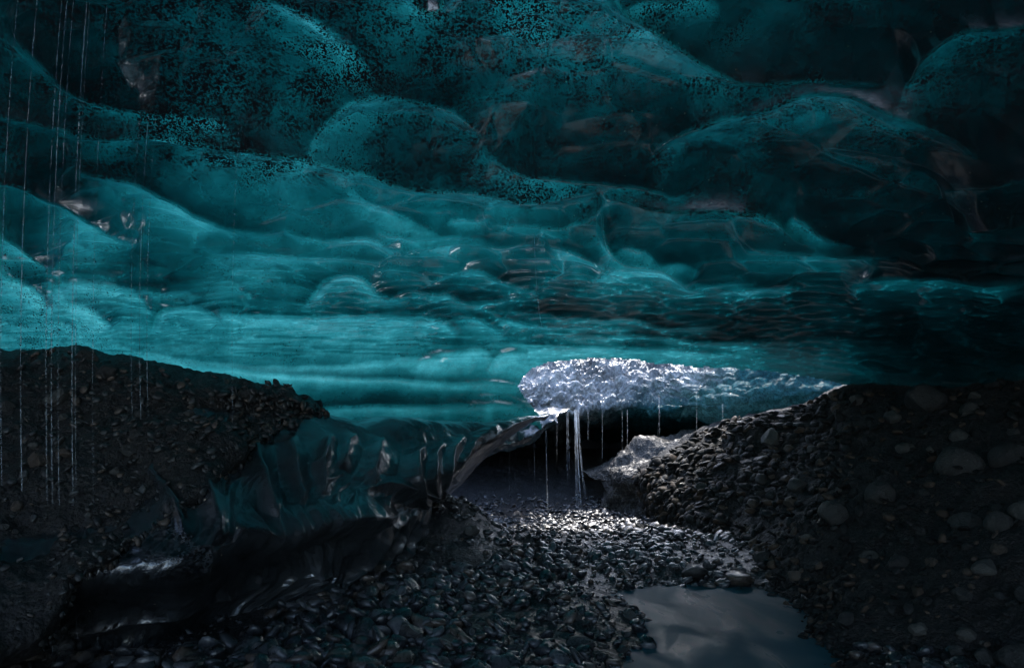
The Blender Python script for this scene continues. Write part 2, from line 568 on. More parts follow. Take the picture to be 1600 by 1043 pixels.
RIDGES = [  # height of the hanging edge in metres, and its line
    (0.22, [(0, 60), (55, 88), (110, 130), (180, 160), (240, 182), (330, 192)], 60, 22),
    (0.26, [(-60, 180), (0, 183), (60, 190), (140, 205), (250, 214), (330, 219), (420, 228), (470, 243), (490, 252)], 50, 20),
    (0.42, [(185, 262), (205, 248), (240, 243), (350, 243), (440, 250), (500, 257), (580, 266), (660, 290), (740, 307), (820, 325), (900, 330), (936, 336)], 70, 26),
    (0.30, [(470, 262), (480, 245), (505, 205), (545, 165), (600, 148), (650, 145), (700, 165), (735, 200), (750, 235)], 40, 60),
    (0.34, [(750, 240), (780, 262), (850, 275), (950, 290), (1020, 301), (1060, 320), (1110, 326)], 60, 22),
    (0.22, [(-60, 275), (0, 283), (40, 295), (80, 320), (110, 340), (150, 365), (185, 390), (215, 402)], 45, 16),
    (0.22, [(110, 290), (180, 295), (240, 315), (300, 345), (360, 365), (420, 378), (450, 378)], 55, 18),
    (0.20, [(440, 380), (500, 375), (560, 377), (600, 390), (628, 401)], 30, 12),
    (0.14, [(320, 400), (400, 400), (470, 402), (560, 408), (605, 416)], 24, 10),
    (0.26, [(0, 393), (25, 397), (50, 415), (80, 441)], 60, 8),
    (0.16, [(85, 452), (130, 458), (180, 460), (250, 466), (290, 466), (308, 480)], 26, 8),
    (0.22, [(560, 375), (650, 377), (740, 380), (770, 393), (790, 397)], 26, 10),
    (0.24, [(625, 413), (640, 400), (690, 390), (745, 388), (775, 398), (815, 395), (835, 401)], 20, 9),
    (0.20, [(670, 455), (690, 443), (720, 435), (755, 440), (790, 455), (825, 470), (845, 478)], 22, 9),
    (0.12, [(635, 465), (700, 466), (730, 480), (765, 478), (800, 472), (840, 475)], 12, 6),
    (0.16, [(700, 360), (715, 350), (735, 347), (760, 352)], 20, 10),
    (0.26, [(755, 380), (770, 363), (785, 357), (860, 356), (870, 358), (895, 350), (918, 350), (935, 338), (944, 335)], 20, 9),
    (0.24, [(850, 403), (880, 397), (910, 403), (935, 415), (952, 437)], 26, 12),
    (0.26, [(940, 345), (950, 385), (957, 398), (985, 413), (1015, 415), (1050, 438), (1100, 470)], 22, 10),
    (0.16, [(955, 396), (975, 390), (1015, 393), (1027, 408), (1060, 418), (1090, 432)], 16, 8),
    (0.22, [(920, 462), (935, 445), (950, 436), (1000, 427), (1050, 438), (1090, 452), (1150, 458), (1190, 456)], 22, 9),
    (0.40, [(960, 6), (970, 25), (1000, 50), (1050, 90), (1100, 118), (1150, 135), (1250, 148), (1330, 165), (1400, 178)], 70, 34),
    (0.22, [(960, 10), (985, 0), (1040, 3), (1090, 22), (1122, 44)], 20, 20),
    (0.22, [(1395, 182), (1415, 150), (1440, 110), (1470, 78), (1510, 56), (1560, 45), (1680, 30)], 50, 26),
    (0.32, [(1035, 300), (1028, 265), (1040, 232), (1070, 212), (1110, 200), (1170, 185), (1230, 173), (1290, 166), (1340, 170), (1400, 187), (1450, 202), (1500, 232), (1545, 270)], 36, 40),
    (0.30, [(1470, 332), (1500, 300), (1540, 280), (1600, 262), (1700, 250)], 44, 26),
    (0.36, [(945, 342), (970, 335), (1050, 335), (1130, 338), (1190, 346), (1220, 365), (1240, 385), (1262, 401), (1290, 403)], 18, 10),
    (0.24, [(1160, 412), (1180, 404), (1230, 402), (1290, 401), (1310, 406), (1380, 418), (1405, 430)], 20, 10),
    (0.18, [(1215, 362), (1235, 352), (1262, 354), (1285, 372), (1340, 396)], 24, 12),
    (0.20, [(1100, 474), (1125, 465), (1200, 460), (1245, 463)], 18, 8),
    (0.24, [(1320, 470), (1340, 460), (1400, 450), (1500, 450), (1600, 464)], 24, 10),
    (0.34, [(1490, 384), (1520, 372), (1560, 358), (1640, 348)], 50, 14),
    (0.14, [(300, 500), (400, 505), (480, 503), (560, 498), (640, 505), (700, 503)], 20, 12),
    (0.22, [(470, 505), (485, 470), (505, 448), (540, 436), (565, 442), (600, 470), (640, 480)], 14, 22),
    (0.18, [(100, 500), (115, 490), (140, 496), (160, 508), (176, 530)], 16, 20),
    (0.20, [(60, 490), (100, 462), (150, 458), (215, 470), (240, 520)], 14, 26),
    (0.20, [(0, 440), (30, 452), (60, 475), (75, 500)], 14, 24),
    (0.20, [(240, 540), (250, 500), (285, 488), (320, 500), (345, 520)], 14, 26),
    (0.08, [(180, 552), (220, 560), (300, 572), (400, 580), (500, 580), (620, 570), (700, 575)], 20, 10),
    (0.12, [(200, 574), (320, 585), (400, 590), (450, 596), (600, 601), (700, 607), (820, 612)], 16, 7),
    (0.18, [(640, 602), (650, 582), (690, 568), (730, 560), (760, 562), (770, 590)], 12, 24),
    (0.16, [(765, 600), (775, 570), (800, 560), (830, 566)], 10, 20),
    (0.07, [(210, 600), (300, 622), (380, 640), (480, 648), (560, 640), (700, 640), (830, 640)], 14, 8),
    (0.10, [(640, 515), (660, 505), (690, 508), (720, 530)], 8, 14),
    (0.10, [(700, 510), (730, 500), (760, 510), (790, 528)], 8, 14),
    (0.20, [(640, -20), (652, 12), (690, 18), (694, -10)], 14, 14),
    (0.20, [(280, 215), (300, 190), (330, 186), (370, 205), (390, 222)], 12, 24),
    (0.10, [(540, 300), (600, 335), (640, 350), (700, 365)], 40, 30),
    (0.10, [(390, 10), (470, 30), (540, 75), (590, 110)], 40, 40),
    (0.10, [(740, 492), (820, 495), (870, 500), (930, 505), (990, 503), (1050, 518), (1120, 522)], 9, 4),
    (0.09, [(690, 478), (760, 492), (800, 505), (860, 512), (960, 515), (1040, 530)], 8, 4),
    (0.08, [(760, 540), (850, 548), (950, 546), (1050, 550), (1150, 556)], 8, 4),
    (0.08, [(840, 524), (900, 530), (1000, 528), (1080, 538), (1200, 540)], 8, 4),
]
# the traced lines are where the hanging edge is seen: the foot of the ridge sits a little higher
rid = []
RSC = 1.32
for r in RIDGES:
    pts = np.asarray(r[1], float)
    iu = np.clip(np.searchsorted(u1, pts[:, 0]), 0, len(u1) - 1)
    iv = np.clip(np.searchsorted(v1, pts[:, 1]), 0, len(v1) - 1)
    dd = D[iv, iu]
    # resample finer with a little wander so that no edge is a straight run
    pts = np.stack([pts[:, 0], pts[:, 1] - r[0] * RSC * F / dd * 0.82], -1)
    L = np.r_[0, np.cumsum(np.hypot(*np.diff(pts, axis=0).T))]
    s = np.linspace(0, L[-1], max(4, int(L[-1] / 9)))
    q = cat(L, pts, s) if len(pts) > 2 else pts
    q[:, 1] += 1.6 * vnoise(np.stack([q[:, 0] / 23, q[:, 1] / 23, np.full(len(q), 3.1)], -1))
    rs = RSC * (0.6 if r[1][0][1] > 425 and r[1][-1][1] > 425 else 1.0)
    rid.append((r[0] * rs, q, r[2], r[3]))
wu = U + 16 * vnoise(np.stack([U / 70, V / 45, U * 0], -1))
wv = V + 6 * vnoise(np.stack([U / 70, V / 45, U * 0 + 9], -1))
WU, WV = U + 0.35 * (wu - U), V + 0.35 * (wv - V)
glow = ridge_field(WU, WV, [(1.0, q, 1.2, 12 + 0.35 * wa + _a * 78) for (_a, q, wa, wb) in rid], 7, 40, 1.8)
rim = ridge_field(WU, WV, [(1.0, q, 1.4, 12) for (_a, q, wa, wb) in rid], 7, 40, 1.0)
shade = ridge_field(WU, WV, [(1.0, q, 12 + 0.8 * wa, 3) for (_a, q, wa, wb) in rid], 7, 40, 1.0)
disp = ridge_field(U + 0.35 * (wu - U), V + 0.35 * (wv - V), rid, 40, 16, 0.85)
# scallops: hollows with sharp rims, long in the direction of the melt wind
sc_amp = lattice([-900, 0, 250, 600, 800, 1000, 1250, 1600, 2500], [-2600, 200, 330, 400, 450, 500, 540, 580, 700],
                 [[0.04] * 9, [0.03] * 9, [0.05] * 9,
                  [0.05, 0.10, 0.06, 0.06, 0.07, 0.08, 0.08, 0.10, 0.1],
                  [0.05, 0.12, 0.13, 0.12, 0.15, 0.17, 0.12, 0.12, 0.1],
                  [0.05, 0.16, 0.16, 0.14, 0.18, 0.20, 0.14, 0.12, 0.1],
                  [0.05, 0.14, 0.12, 0.10, 0.12, 0.18, 0.14, 0.1, 0.1],
                  [0.05, 0.03, 0.02, 0.02, 0.04, 0.10, 0.1, 0.1, 0.1],
                  [0.04] * 9], u1, v1)
shear = wv - 0.10 * wu
s1, s2, sr = vor(wu / 96.0, shear / np.interp(V, [300, 420, 500, 560], [52, 38, 20, 13]), 3)
scal = (0.42 - (s2 - s1)) * 0.9
scal = np.maximum(scal, 0) ** 1.4 * 2.6
t1, t2, tr_ = vor(wu / 40.0 + 7, shear / np.interp(V, [300, 420, 560], [26, 17, 7]), 8)
scal2 = np.maximum(0.4 - (t2 - t1), 0) ** 1.3 * 1.6
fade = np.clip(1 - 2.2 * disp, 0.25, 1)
edge = np.exp(-(s2 - s1) / 0.05) * np.clip(sc_amp / 0.12, 0, 1.3) * np.clip(fade, 0.4, 1)  # bright lines painted along scallop rims in place of sheen
disp = disp + sc_amp * np.interp(V, [380, 450, 500, 560], [1.35, 0.9, 0.5, 0.4]) * scal * fade
# broad swellings and small melt dimples
disp += 0.20 * fbm(P * np.array([0.42, 0.35, 0.5]), 3) * np.clip((560 - V) / 300, 0.1, 1)
disp += 0.007 * fbm(P * np.array([4.0, 3.0, 4.0]) + 4, 2)
disp += 0.0015 * fbm(P * 17.0, 2)
disp[:] = disp * 1.0
disp = smooth2(disp, 1)
P = P + N * disp[..., None]

LENS = [(811, 603), (818, 590), (832, 577), (852, 567), (880, 563), (930, 560), (990, 562), (1040, 568), (1090, 573), (1160, 577), (1240, 584), (1300, 596),
        (1340, 606), (1340, 700), (848, 700), (848, 652), (838, 636), (824, 620)]


def inside(U, V, poly):
    r = np.zeros(U.shape, bool)
    for (a, b), (c, d) in zip(poly, poly[1:] + poly[:1]):
        if b == d:
            continue
        t = ((b > V) != (d > V)) & (U < (c - a) * (V - b) / (d - b) + a)
        r ^= t
    return r


keep = ~inside(wu * 0.25 + U * 0.75, V + 1.5 * vnoise(np.stack([U / 13, V / 13, U * 0], -1)), LENS)
painted_depth = lattice([-900, 0, 300, 600, 800, 1000, 1200, 1400, 1600, 2500], [-2600, 0, 150, 300, 400, 470, 520, 570, 620, 700],  # hand-laid bright and dark areas of the roof, stored as depth
                [[9, 8, 7, 6.5, 6.5, 7.5, 9, 10, 12, 14],
                 [9, 8.2, 6.6, 5.6, 5.0, 6.2, 6.6, 8.6, 11, 14],
                 [9, 8.2, 6.0, 5.0, 5.2, 6.6, 7.8, 9.5, 12, 14],
                 [7, 6.5, 5.0, 4.6, 5.6, 7.2, 8.0, 9.8, 12.5, 14],
                 [6, 4.4, 5.2, 5.6, 6.2, 6.8, 7.8, 11, 13, 14],
                 [5, 3.2, 4.2, 5.4, 7.2, 8.0, 9.2, 12, 14, 14],
                 [5, 2.9, 3.2, 3.2, 5.2, 7.4, 9.4, 13, 14, 14],
                 [5, 3.0, 2.6, 2.5, 2.8, 3.6, 5.4, 12, 14, 14],
                 [6, 4, 4.4, 4.8, 4.4, 3.0, 5.0, 11.0, 14, 14],
                 [7, 6, 6, 6.5, 6, 4, 5, 8, 12, 14]], u1, v1)
painted_depth = painted_depth + 2.2 * np.maximum(-0.2, (sr - 0.6)) * (sc_amp > 0.07)
painted_depth = painted_depth * np.interp(V, [-100, 200, 420], [1.08, 1.05, 1.0]) * (1 - 0.10 * np.clip((U - 800) / 400, 0, 1.0) * (V < 460))
painted_depth = np.maximum(1.2, painted_depth * (1 + 0.12 * fbm(P * 0.7, 3)) * np.clip(1.22 - 0.60 * glow - 0.34 * rim + 0.62 * shade - 0.46 * edge, 0.3, 1.8)) + 1.9  # ridge glow, bright rims and shade painted into the depth
dirt = lattice([-900, 0, 300, 600, 900, 1200, 1600, 2500], [-2600, 0, 150, 240, 290, 340, 420, 500, 600, 700],
               [[1.0] * 8, [.9, 1, 1.05, .95, .9, .9, .9, 1], [1, 1, 1.15, 1, .95, .9, .9, 1], [1, .9, 1.2, 1.0, .9, .9, .9, 1],
                [.9, .75, .55, .6, .95, .9, .8, .8], [.9, .6, .45, .45, .6, .7, .8, .8], [.7, .55, .55, .45, .35, .4, .6, .6],
                [.5, .55, .4, .3, .15, .2, .4, .5], [.5, .45, .35, .2, .1, .1, .2, .3], [.5, .4, .3, .2, .1, .1, .2, .3]], u1, v1)
grit = lattice([-900, 700, 1000, 1300, 1500, 1650, 2500], [-2600, -50, 60, 160, 240, 330, 400, 700],
               [[0, 0, 0, .4, .6, .6, .3], [0, 0, .1, .8, 1, .8, .4], [0, 0, .5, .1, .3, .4, .2], [0, .1, 1, .3, .2, .3, .2],
                [0, .1, .6, .1, 1, .5, .2], [0, 0, .1, .3, 1, .3, .2], [0, 0, 0, 0, .1, .1, 0], [0] * 7], u1, v1)
roof = grid_mesh('ice_ceiling', P, m_roof, keep, {'glow_depth': painted_depth, 'dirt': dirt, 'grit': grit})
tag(roof, 'teal scalloped glacier ice ceiling with hanging edges and frozen-in black grit', kind='structure')


def add_patch(name, ctrl, n, m, mat, ridges=None, toward=None, nz=((0.05, 1.2, 3),), attrs=None, label=None, kind=None, catg=None, fn=cat, w=(18, 10), pw=0.9, extra=None, smooth=True, keepfn=None):
    uvd = patch(ctrl, n, m, fn)
    Q = unproj(uvd[..., 0], uvd[..., 1], uvd[..., 2])
    NN = normals(Q, toward)
    dsp = np.zeros(Q.shape[:2])
    if ridges:
        dsp += ridge_field(uvd[..., 0], uvd[..., 1], ridges, w[0], w[1], pw)
    for a, s, o in nz:
        dsp += a * fbm(Q * np.asarray(s), o)
    if extra is not None:
        dsp += extra(uvd, Q)
    Q = Q + NN * dsp[..., None]
    at = {k: (f(uvd, Q) if callable(f) else np.full(Q.shape[:2], float(f))) for k, f in (attrs or {}).items()}
    kp = keepfn(uvd, Q) if keepfn else None
    o = grid_mesh(name, Q, mat, kp, at, smooth)
    tag(o, label, catg, None, kind)
    return o, uvd, Q, NN


# ---------------------------------------------------------------- the hanging curtain of frosted ice beyond the roof's edge
cu = [420, 600, 780, 850, 900, 960, 1020, 1080, 1150, 1250, 1380]
bot = [640, 640, 640, 646, 640, 636, 640, 634, 636, 634, 628]
ctrl = []
CD = 1.3
for v, d in ((420, 24.0), (545, 18.5), (565, 17.2), (582, 16.5), (600, 16.1), (617, 15.8)):
    ctrl.append([(u, v, d + CD - 0.3 * math.sin(u / 90.0) - min(3.4, max(0, (u - 1040)) * 0.03)) for u in cu])
ctrl.append([(u, b, 15.7 + CD - min(3.4, max(0, (u - 1040)) * 0.03)) for u, b in zip(cu, bot)])
ctrl.append([(u, b + 7, 16.2 + CD - min(3.4, max(0, (u - 1040)) * 0.03)) for u, b in zip(cu, bot)])
ctrl.append([(u, b + 22, 19.3 - min(3.4, max(0, (u - 1040)) * 0.03)) for u, b in zip(cu, bot)])
ctrl.append([(u, b + 50, 24.0) for u, b in zip(cu, bot)])


def facets(uvd, Q):
    u, v = uvd[..., 0], uvd[..., 1]
    f1, f2, r = vor(u / 5.0, v / 3.6, 21)
    g1, g2, r2 = vor(u / 26.0, v / 14, 22)
    a = np.interp(u, [980, 1060, 1130], [1, 0.6, 0.12]) * np.interp(v, [630, 645], [1.0, 0.35])
    ww = u + 5 * vnoise(np.stack([u / 9, v / 6, u * 0 + 2], -1))
    h1, h2, r3 = vor(ww / 11.0, v / 7.0 + 0.03 * u, 25)
    k1, k2, r4 = vor(u / 2.9 + 3, v / 2.2, 27)
    patchy = 0.35 + 0.65 * np.clip(vnoise(np.stack([u / 40, v / 18, u * 0 + 4], -1)) + 0.6, 0, 1)
    return a * patchy * (0.10 * (r - 0.5) + 0.05 * (0.6 - f1) + 0.10 * (r3 - 0.5) + 0.08 * (0.5 - h1) + 0.045 * (r4 - 0.5)) + 0.10 * (r2 - 0.5) + 0.30 * (0.4 + 0.6 * a) * (0.5 - g1) + 0.05 * fbm(Q * 4.0, 3)


def curt_depth(uvd, Q):
    u, v = uvd[..., 0], uvd[..., 1]
    base = np.interp(u, [800, 1000, 1080, 1150, 1300], [2.2, 2.2, 2.6, 3.8, 5.0]) + np.interp(uvd[..., 2], [18.0, 20, 25], [0, 2, 8]) * (v < 600)
    low = np.interp(v - np.interp(u, [850, 900, 960, 1000, 1040, 1080, 1140, 1380], [640, 636, 628, 616, 606, 602, 600, 600]), [-4, 5], [0, 1])
    base = base * (1 - low) + low * 2.4
    back = np.interp(uvd[..., 2] - 17.2, [0.4, 3, 8], [0, 3.5, 10]) * (v > 630)  # depth raised behind the lip to keep the far cave dark
    return base + back + 0.25 * fbm(Q * 1.2, 3)


add_patch('frosted_ice_curtain', ctrl, 200, 640, m_curtain, nz=((0.10, (0.8, 0.8, 0.8), 4),), attrs={'glow_depth': curt_depth, 'clear': lambda q, Q: np.interp(q[..., 0] + 30 * fbm(Q * 0.9, 3) - 2.2 * (610 - q[..., 1]), [960, 1080], [0, 1]), 'top_dim': lambda q, Q: np.interp(Q[..., 2] + 0.25 * fbm(Q * 1.5, 3), [3.1, 3.7], [1.0, 0.12])}, extra=facets,
          label='glittering white frosted ice curtain hanging in the bright opening', catg='ice curtain', smooth=True)

# ---------------------------------------------------------------- ground: gravel bed, pool
POOL_PX = [(950, 925), (1000, 917), (1100, 914), (1180, 916), (1240, 930), (1290, 972), (1365, 1040), (1440, 1150), (1500, 1400),
           (1000, 1500), (930, 1200), (965, 1060), (1000, 1000), (990, 975), (1012, 958), (985, 945)]
pp = np.array([unproj(u, v, ground_d(v))[:2] for u, v in POOL_PX])


def pool_sd(X, Y):
    d = np.full(X.shape, 1e9)
    for a, b in zip(pp, np.roll(pp, -1, 0)):
        e = b - a
        t = np.clip(((X - a[0]) * e[0] + (Y - a[1]) * e[1]) / (e @ e), 0, 1)
        d = np.minimum(d, np.hypot(X - a[0] - t * e[0], Y - a[1] - t * e[1]))
    ins = inside(X, Y, [tuple(p) for p in pp])
    return np.where(ins, -d, d)


def ground_z(X, Y):
    X, Y = np.asarray(X, float), np.asarray(Y, float)
    sd_ = pool_sd(X, Y)
    z = np.where(sd_ > 0, 0.16 * (1 - np.exp(-sd_ / 0.5)), -0.25 * (1 - np.exp(sd_ / 0.4)))
    z = z + 0.02 * np.clip(sd_, 0, 1) / 1 * 0
    z += 0.05 * np.clip((Y - 8) / 2, 0, 1) * np.clip(sd_, 0, 1)
    z += np.interp(Y, [9.5, 12, 14.5, 16, 18, 21, 26], [0, -0.18, -0.38, -0.30, 0.15, 0.7, 0.9])
    z += 0.55 * np.exp(-((X + 0.9) / 0.7) ** 2 - ((Y - 9.6) / 1.3) ** 2)
    P3 = np.stack([X, Y, X * 0], -1)
    z += 0.035 * fbm(P3 * 1.3, 3) * np.clip(sd_ * 2 + 0.4, 0.2, 1)
    z += 0.012 * fbm(P3 * 7.0, 3)
    return z


gx = np.concatenate([np.arange(-30, -4, 0.6), np.arange(-4, 4, 0.035), np.arange(4, 30, 0.6)])
gy = np.concatenate([np.arange(-20, 2.5, 0.6), np.arange(2.5, 12.5, 0.03), np.arange(12.5, 20, 0.06), np.arange(20, 40, 0.6)])
GX, GY = np.meshgrid(gx, gy)
GZ = ground_z(GX, GY)
tag(grid_mesh('gravel_ground', np.stack([GX, GY, GZ], -1), m_gravel), 'wet dark gravel stream bed on the cave floor', kind='structure')

# water
M = NT('glacial_water')
p = M.pos((1.0, 1.0, 1.0))
pb = M.n('BsdfPrincipled')
flow = M.pos((1.3, 0.5, 1.0))
h = M.math('ADD', M.math('MULTIPLY', M.noise(flow, 3.0, 3, 0.5, 1.2), 1.0), M.math('MULTIPLY', M.noise(flow, 11.0, 3, 0.6, 0.6), 0.25))
foam = M.math('MULTIPLY', 0.35, M.math('MULTIPLY', M.ramp(M.noise(M.pos((2.6, 0.9, 1)), 3.2, 6, 0.7, 2.5), 0.62, 0.8), M.attr('shallow')))
M.l(M.mix(foam, (0.018, 0.10, 0.125, 1), (0.10, 0.19, 0.21, 1)), pb.inputs['Base Color'])
M.l(M.ramp(M.noise(M.pos((1.2, 0.5, 1)), 2.0, 3, 0.5, 1.0), 0.35, 0.65, 0.26, 0.5), pb.inputs['Roughness'])
pb.inputs['IOR'].default_value = 1.33
pb.inputs['Specular IOR Level'].default_value = 0.09
M.l(M.bump(h, 0.10, 0.02), pb.inputs['Normal'])
M.l(pb.outputs[0], M.out.inputs['Surface'])
m_water = M.m
wx, wy = np.meshgrid(np.arange(-0.6, 5.0, 0.03), np.arange(0.5, 10.5, 0.03))
wz = 0.0 + 0.004 * fbm(np.stack([wx * 3, wy * 1.6, wx * 0], -1), 3)
sh = np.interp(wx, [0.7, 1.2, 1.8], [1, 0.5, 0.0]) * np.interp(wy, [4, 5.5, 6.5], [1, 0.7, 0.0])
tag(grid_mesh('pool_water', np.stack([wx, wy, wz], -1), m_water, pool_sd(wx, wy) < 0.35, {'shallow': sh}), 'still milky blue green meltwater pool', kind='structure')

# ---------------------------------------------------------------- left wall of dark sculpted ice
g_ = ground_d
LW = [  # columns from near left to beyond the corner: crest behind, crest, upper, mid, edge, undercut, floor
    [(-900, 500, 7.0), (-900, 520, 5.0), (-900, 640, 4.2), (-900, 850, 3.2), (-800, 1150, 2.4), (-800, 1300, 2.9), (-800, 1700, 2.4)],
    [(-400, 520, 8.0), (-400, 545, 6.4), (-400, 650, 5.4), (-400, 800, 4.4), (-350, 1020, 3.4), (-350, 1150, 4.0), (-350, 1400, 3.4)],
    [(0, 540, 10.0), (0, 572, 8.1), (0, 660, 6.9), (20, 760, 5.9), (70, 900, 4.7), (50, 1010, 5.2), (0, 1200, 4.6)],
    [(250, 575, 10.6), (250, 602, 8.7), (260, 680, 7.4), (275, 760, 6.5), (300, 866, 5.6), (260, 960, 6.0), (200, 1090, 5.0)],
    [(420, 610, 10.8), (420, 632, 9.1), (430, 690, 7.9), (420, 760, 7.1), (400, 834, 6.4), (380, 900, 6.9), (330, 1010, 5.9)],
    [(560, 640, 11.0), (560, 660, 9.4), (560, 700, 8.4), (562, 760, 7.7), (556, 812, 7.2), (530, 890, 7.4), (500, 975, 6.6)],
    [(660, 650, 11.2), (660, 666, 9.6), (652, 700, 8.7), (650, 750, 8.1), (618, 806, 7.7), (590, 880, 7.6), (590, 955, 7.0)],
    [(740, 650, 11.6), (740, 666, 9.9), (728, 698, 9.1), (702, 740, 8.5), (664, 800, 8.0), (640, 870, 7.8), (640, 945, 7.3)],
    [(840, 640, 12.2), (848, 648, 10.9), (790, 676, 9.9), (722, 732, 9.1), (672, 790, 8.6), (657, 860, 8.2), (660, 945, 7.5)],
    [(850, 640, 13.5), (850, 650, 12.5), (800, 682, 11.6), (730, 742, 10.9), (676, 800, 10.2), (655, 870, 9.6), (650, 950, 8.5)],
]
for c, k in zip(LW, (0.85, 0.85, 0.85, 0.78, 0.80, 0.86, 0.93, 1.0, 1.04, 1.04)):
    for i in range(1, 6):
        c[i] = (c[i][0], c[i][1], c[i][2] * k)
    c[0] = (c[0][0], c[1][1] + 8, c[0][2])
    c[6] = (c[6][0], c[6][1], max(c[6][2] * k, c[6][2] * 0.9))
ctrl = np.array(LW, float).transpose(1, 0, 2)
FL = [
    (0.16, [(398, 690), (392, 735), (398, 790), (412, 832)], 22, 10),
    (0.16, [(462, 684), (448, 700), (450, 750), (468, 805)], 20, 9),
    (0.16, [(520, 680), (507, 695), (492, 730), (500, 780)], 16, 8),
    (0.13, [(556, 680), (540, 695), (528, 735)], 14, 7),
    (0.16, [(602, 682), (588, 702), (576, 742), (584, 770)], 20, 9),
    (0.20, [(664, 700), (644, 716), (638, 750), (650, 775), (664, 792)], 14, 7),
    (0.14, [(694, 690), (674, 715), (669, 750), (680, 785)], 12, 6),
    (0.14, [(726, 680), (704, 705), (694, 740), (690, 770)], 12, 7),
    (0.12, [(780, 668), (740, 690), (718, 722), (700, 760)], 12, 7),
    (0.12, [(310, 690), (300, 740), (320, 800), (340, 850)], 24, 12),
    (0.12, [(250, 720), (240, 760), (265, 800), (290, 850)], 20, 10),
    (0.20, [(350, 835), (400, 834), (480, 818), (560, 808), (620, 800)], 14, 12),
    (0.12, [(560, 770), (600, 760), (640, 765), (680, 775), (700, 770)], 10, 7),
    (0.13, [(640, 796), (606, 820), (575, 850), (556, 880), (540, 915)], 13, 7),
    (0.14, [(655, 792), (628, 825), (606, 860), (596, 900)], 11, 6),
    (0.14, [(670, 788), (645, 830), (628, 870), (622, 915)], 11, 6),
    (0.12, [(682, 790), (660, 830), (645, 870), (642, 925)], 9, 6),
    (0.10, [(560, 900), (600, 935), (650, 945)], 10, 7),
    (0.12, [(500, 845), (490, 880), (500, 905)], 12, 8),
    (0.10, [(100, 1000), (250, 960), (350, 925), (430, 895)], 20, 12),
    (0.08, [(700, 640), (740, 652), (790, 650), (840, 646)], 10, 8),
    (0.10, [(560, 655), (600, 664), (680, 668), (760, 664)], 8, 6),
]


def lw_extra(uvd, Q):
    u, v = uvd[..., 0], uvd[..., 1]
    a = np.interp(u, [300, 450, 640, 700], [0.2, 0.5, 1.0, 1.2]) * np.interp(v, [640, 700, 780, 950], [0.4, 0.35, 1.0, 1.0])
    s = (u + 0.45 * (v - 800)) / 30 + 0.8 * vnoise(np.stack([u / 60, v / 60, u * 0], -1))
    f1, f2, r = vor(s, v / 75.0 + 0.4 * vnoise(np.stack([u / 40, v / 40, u * 0], -1)), 31)
    k1, k2, r = vor(s * 2.3, v / 26.0, 33)
    a = a * np.interp(v - 0.2 * u, [560, 640, 700], [0.0, 0.35, 1.0])
    return a * (0.12 * np.maximum(0.5 - (f2 - f1), 0) + 0.035 * np.maximum(0.5 - (k2 - k1), 0)) + 0.012 * fbm(Q * 4.0, 3)


_, LW_uv, LW_P, LW_N = add_patch('sculpted_ice_wall', ctrl, 330, 620, m_wall, ridges=FL, toward=(1.5, 4, 2.0),
                                 nz=((0.06, 0.8, 3), (0.004, 12.0, 2)), extra=lw_extra,
                                 attrs={'glow_depth': lambda q, Q: np.interp(q[..., 1], [600, 680, 760, 900], [4.0, 5.5, 7.0, 12]) + 0 * Q[..., 0],
                                        'dirt': lambda q, Q: np.interp(q[..., 0], [300, 500, 700], [0.9, 0.5, 0.35]), 'grit': 0.1},
                                 label='dark glossy fluted ice wall curving up into the arch on the left', catg='ice wall')

# grey slab of ice hanging behind the arch's edge
ctrl = [[(740, 640, 13.8), (790, 640, 13.8), (840, 640, 13.8), (890, 640, 14.2)],
        [(735, 665, 13.2), (785, 668, 13.2), (830, 662, 13.2), (875, 648, 13.8)],
        [(740, 700, 13.0), (785, 700, 13.0), (822, 690, 13.0), (868, 656, 13.6)],
        [(740, 706, 13.8), (785, 704, 13.8), (824, 692, 13.8), (870, 658, 14.2)],
        [(740, 690, 16), (785, 690, 16), (824, 680, 16), (870, 652, 16)]]
add_patch('grey_ice_slab', ctrl, 60, 90, m_wall, nz=((0.10, 1.6, 4),), attrs={'glow_depth': 5.0, 'dirt': 0.7, 'grit': 0.2},
          label='small grey ice slab hanging just behind the edge of the arch', catg='ice slab')

# ---------------------------------------------------------------- left bank of dark debris lying on the ice wall
LB = [
    [(-900, 490, 8.0), (-900, 505, 5.2), (-900, 650, 4.0), (-900, 850, 3.0), (-900, 1250, 2.0)],
    [(-400, 520, 8.6), (-400, 532, 6.4), (-400, 650, 5.2), (-400, 820, 4.0), (-400, 1120, 2.8)],
    [(0, 540, 10.0), (0, 553, 8.0), (0, 650, 6.4), (0, 790, 5.2), (10, 1000, 4.0)],
    [(100, 540, 10.4), (100, 552, 8.2), (100, 650, 6.7), (105, 770, 5.5), (115, 900, 4.5)],
    [(190, 552, 10.6), (190, 566, 8.4), (195, 650, 7.1), (205, 745, 6.1), (220, 840, 5.3)],
    [(300, 574, 10.8), (300, 588, 8.6), (300, 645, 7.7), (302, 705, 6.8), (306, 775, 6.0)],
    [(400, 592, 11.0), (400, 606, 8.9), (396, 635, 8.3), (390, 665, 7.7), (375, 705, 7.2)],
    [(470, 612, 11.0), (470, 625, 9.0), (466, 642, 8.6), (462, 655, 8.3), (450, 672, 8.1)],
    [(520, 650, 11.0), (510, 650, 9.3), (505, 660, 9.1), (500, 664, 9.0), (490, 668, 8.9)],
]
for c, k in zip(LB, (0.85, 0.85, 0.85, 0.84, 0.81, 0.78, 0.795, 0.825, 0.845)):
    for i in range(1, 5):
        c[i] = (c[i][0], c[i][1], c[i][2] * k)
    c[0] = (c[0][0], c[1][1] + 8, c[0][2])
LB = [c + [(c[-1][0] - 10, c[-1][1] + 8, c[-1][2] + 0.5), (c[-1][0] - 60, c[-1][1] - 30, c[-1][2] + 1.8)] for c in LB]
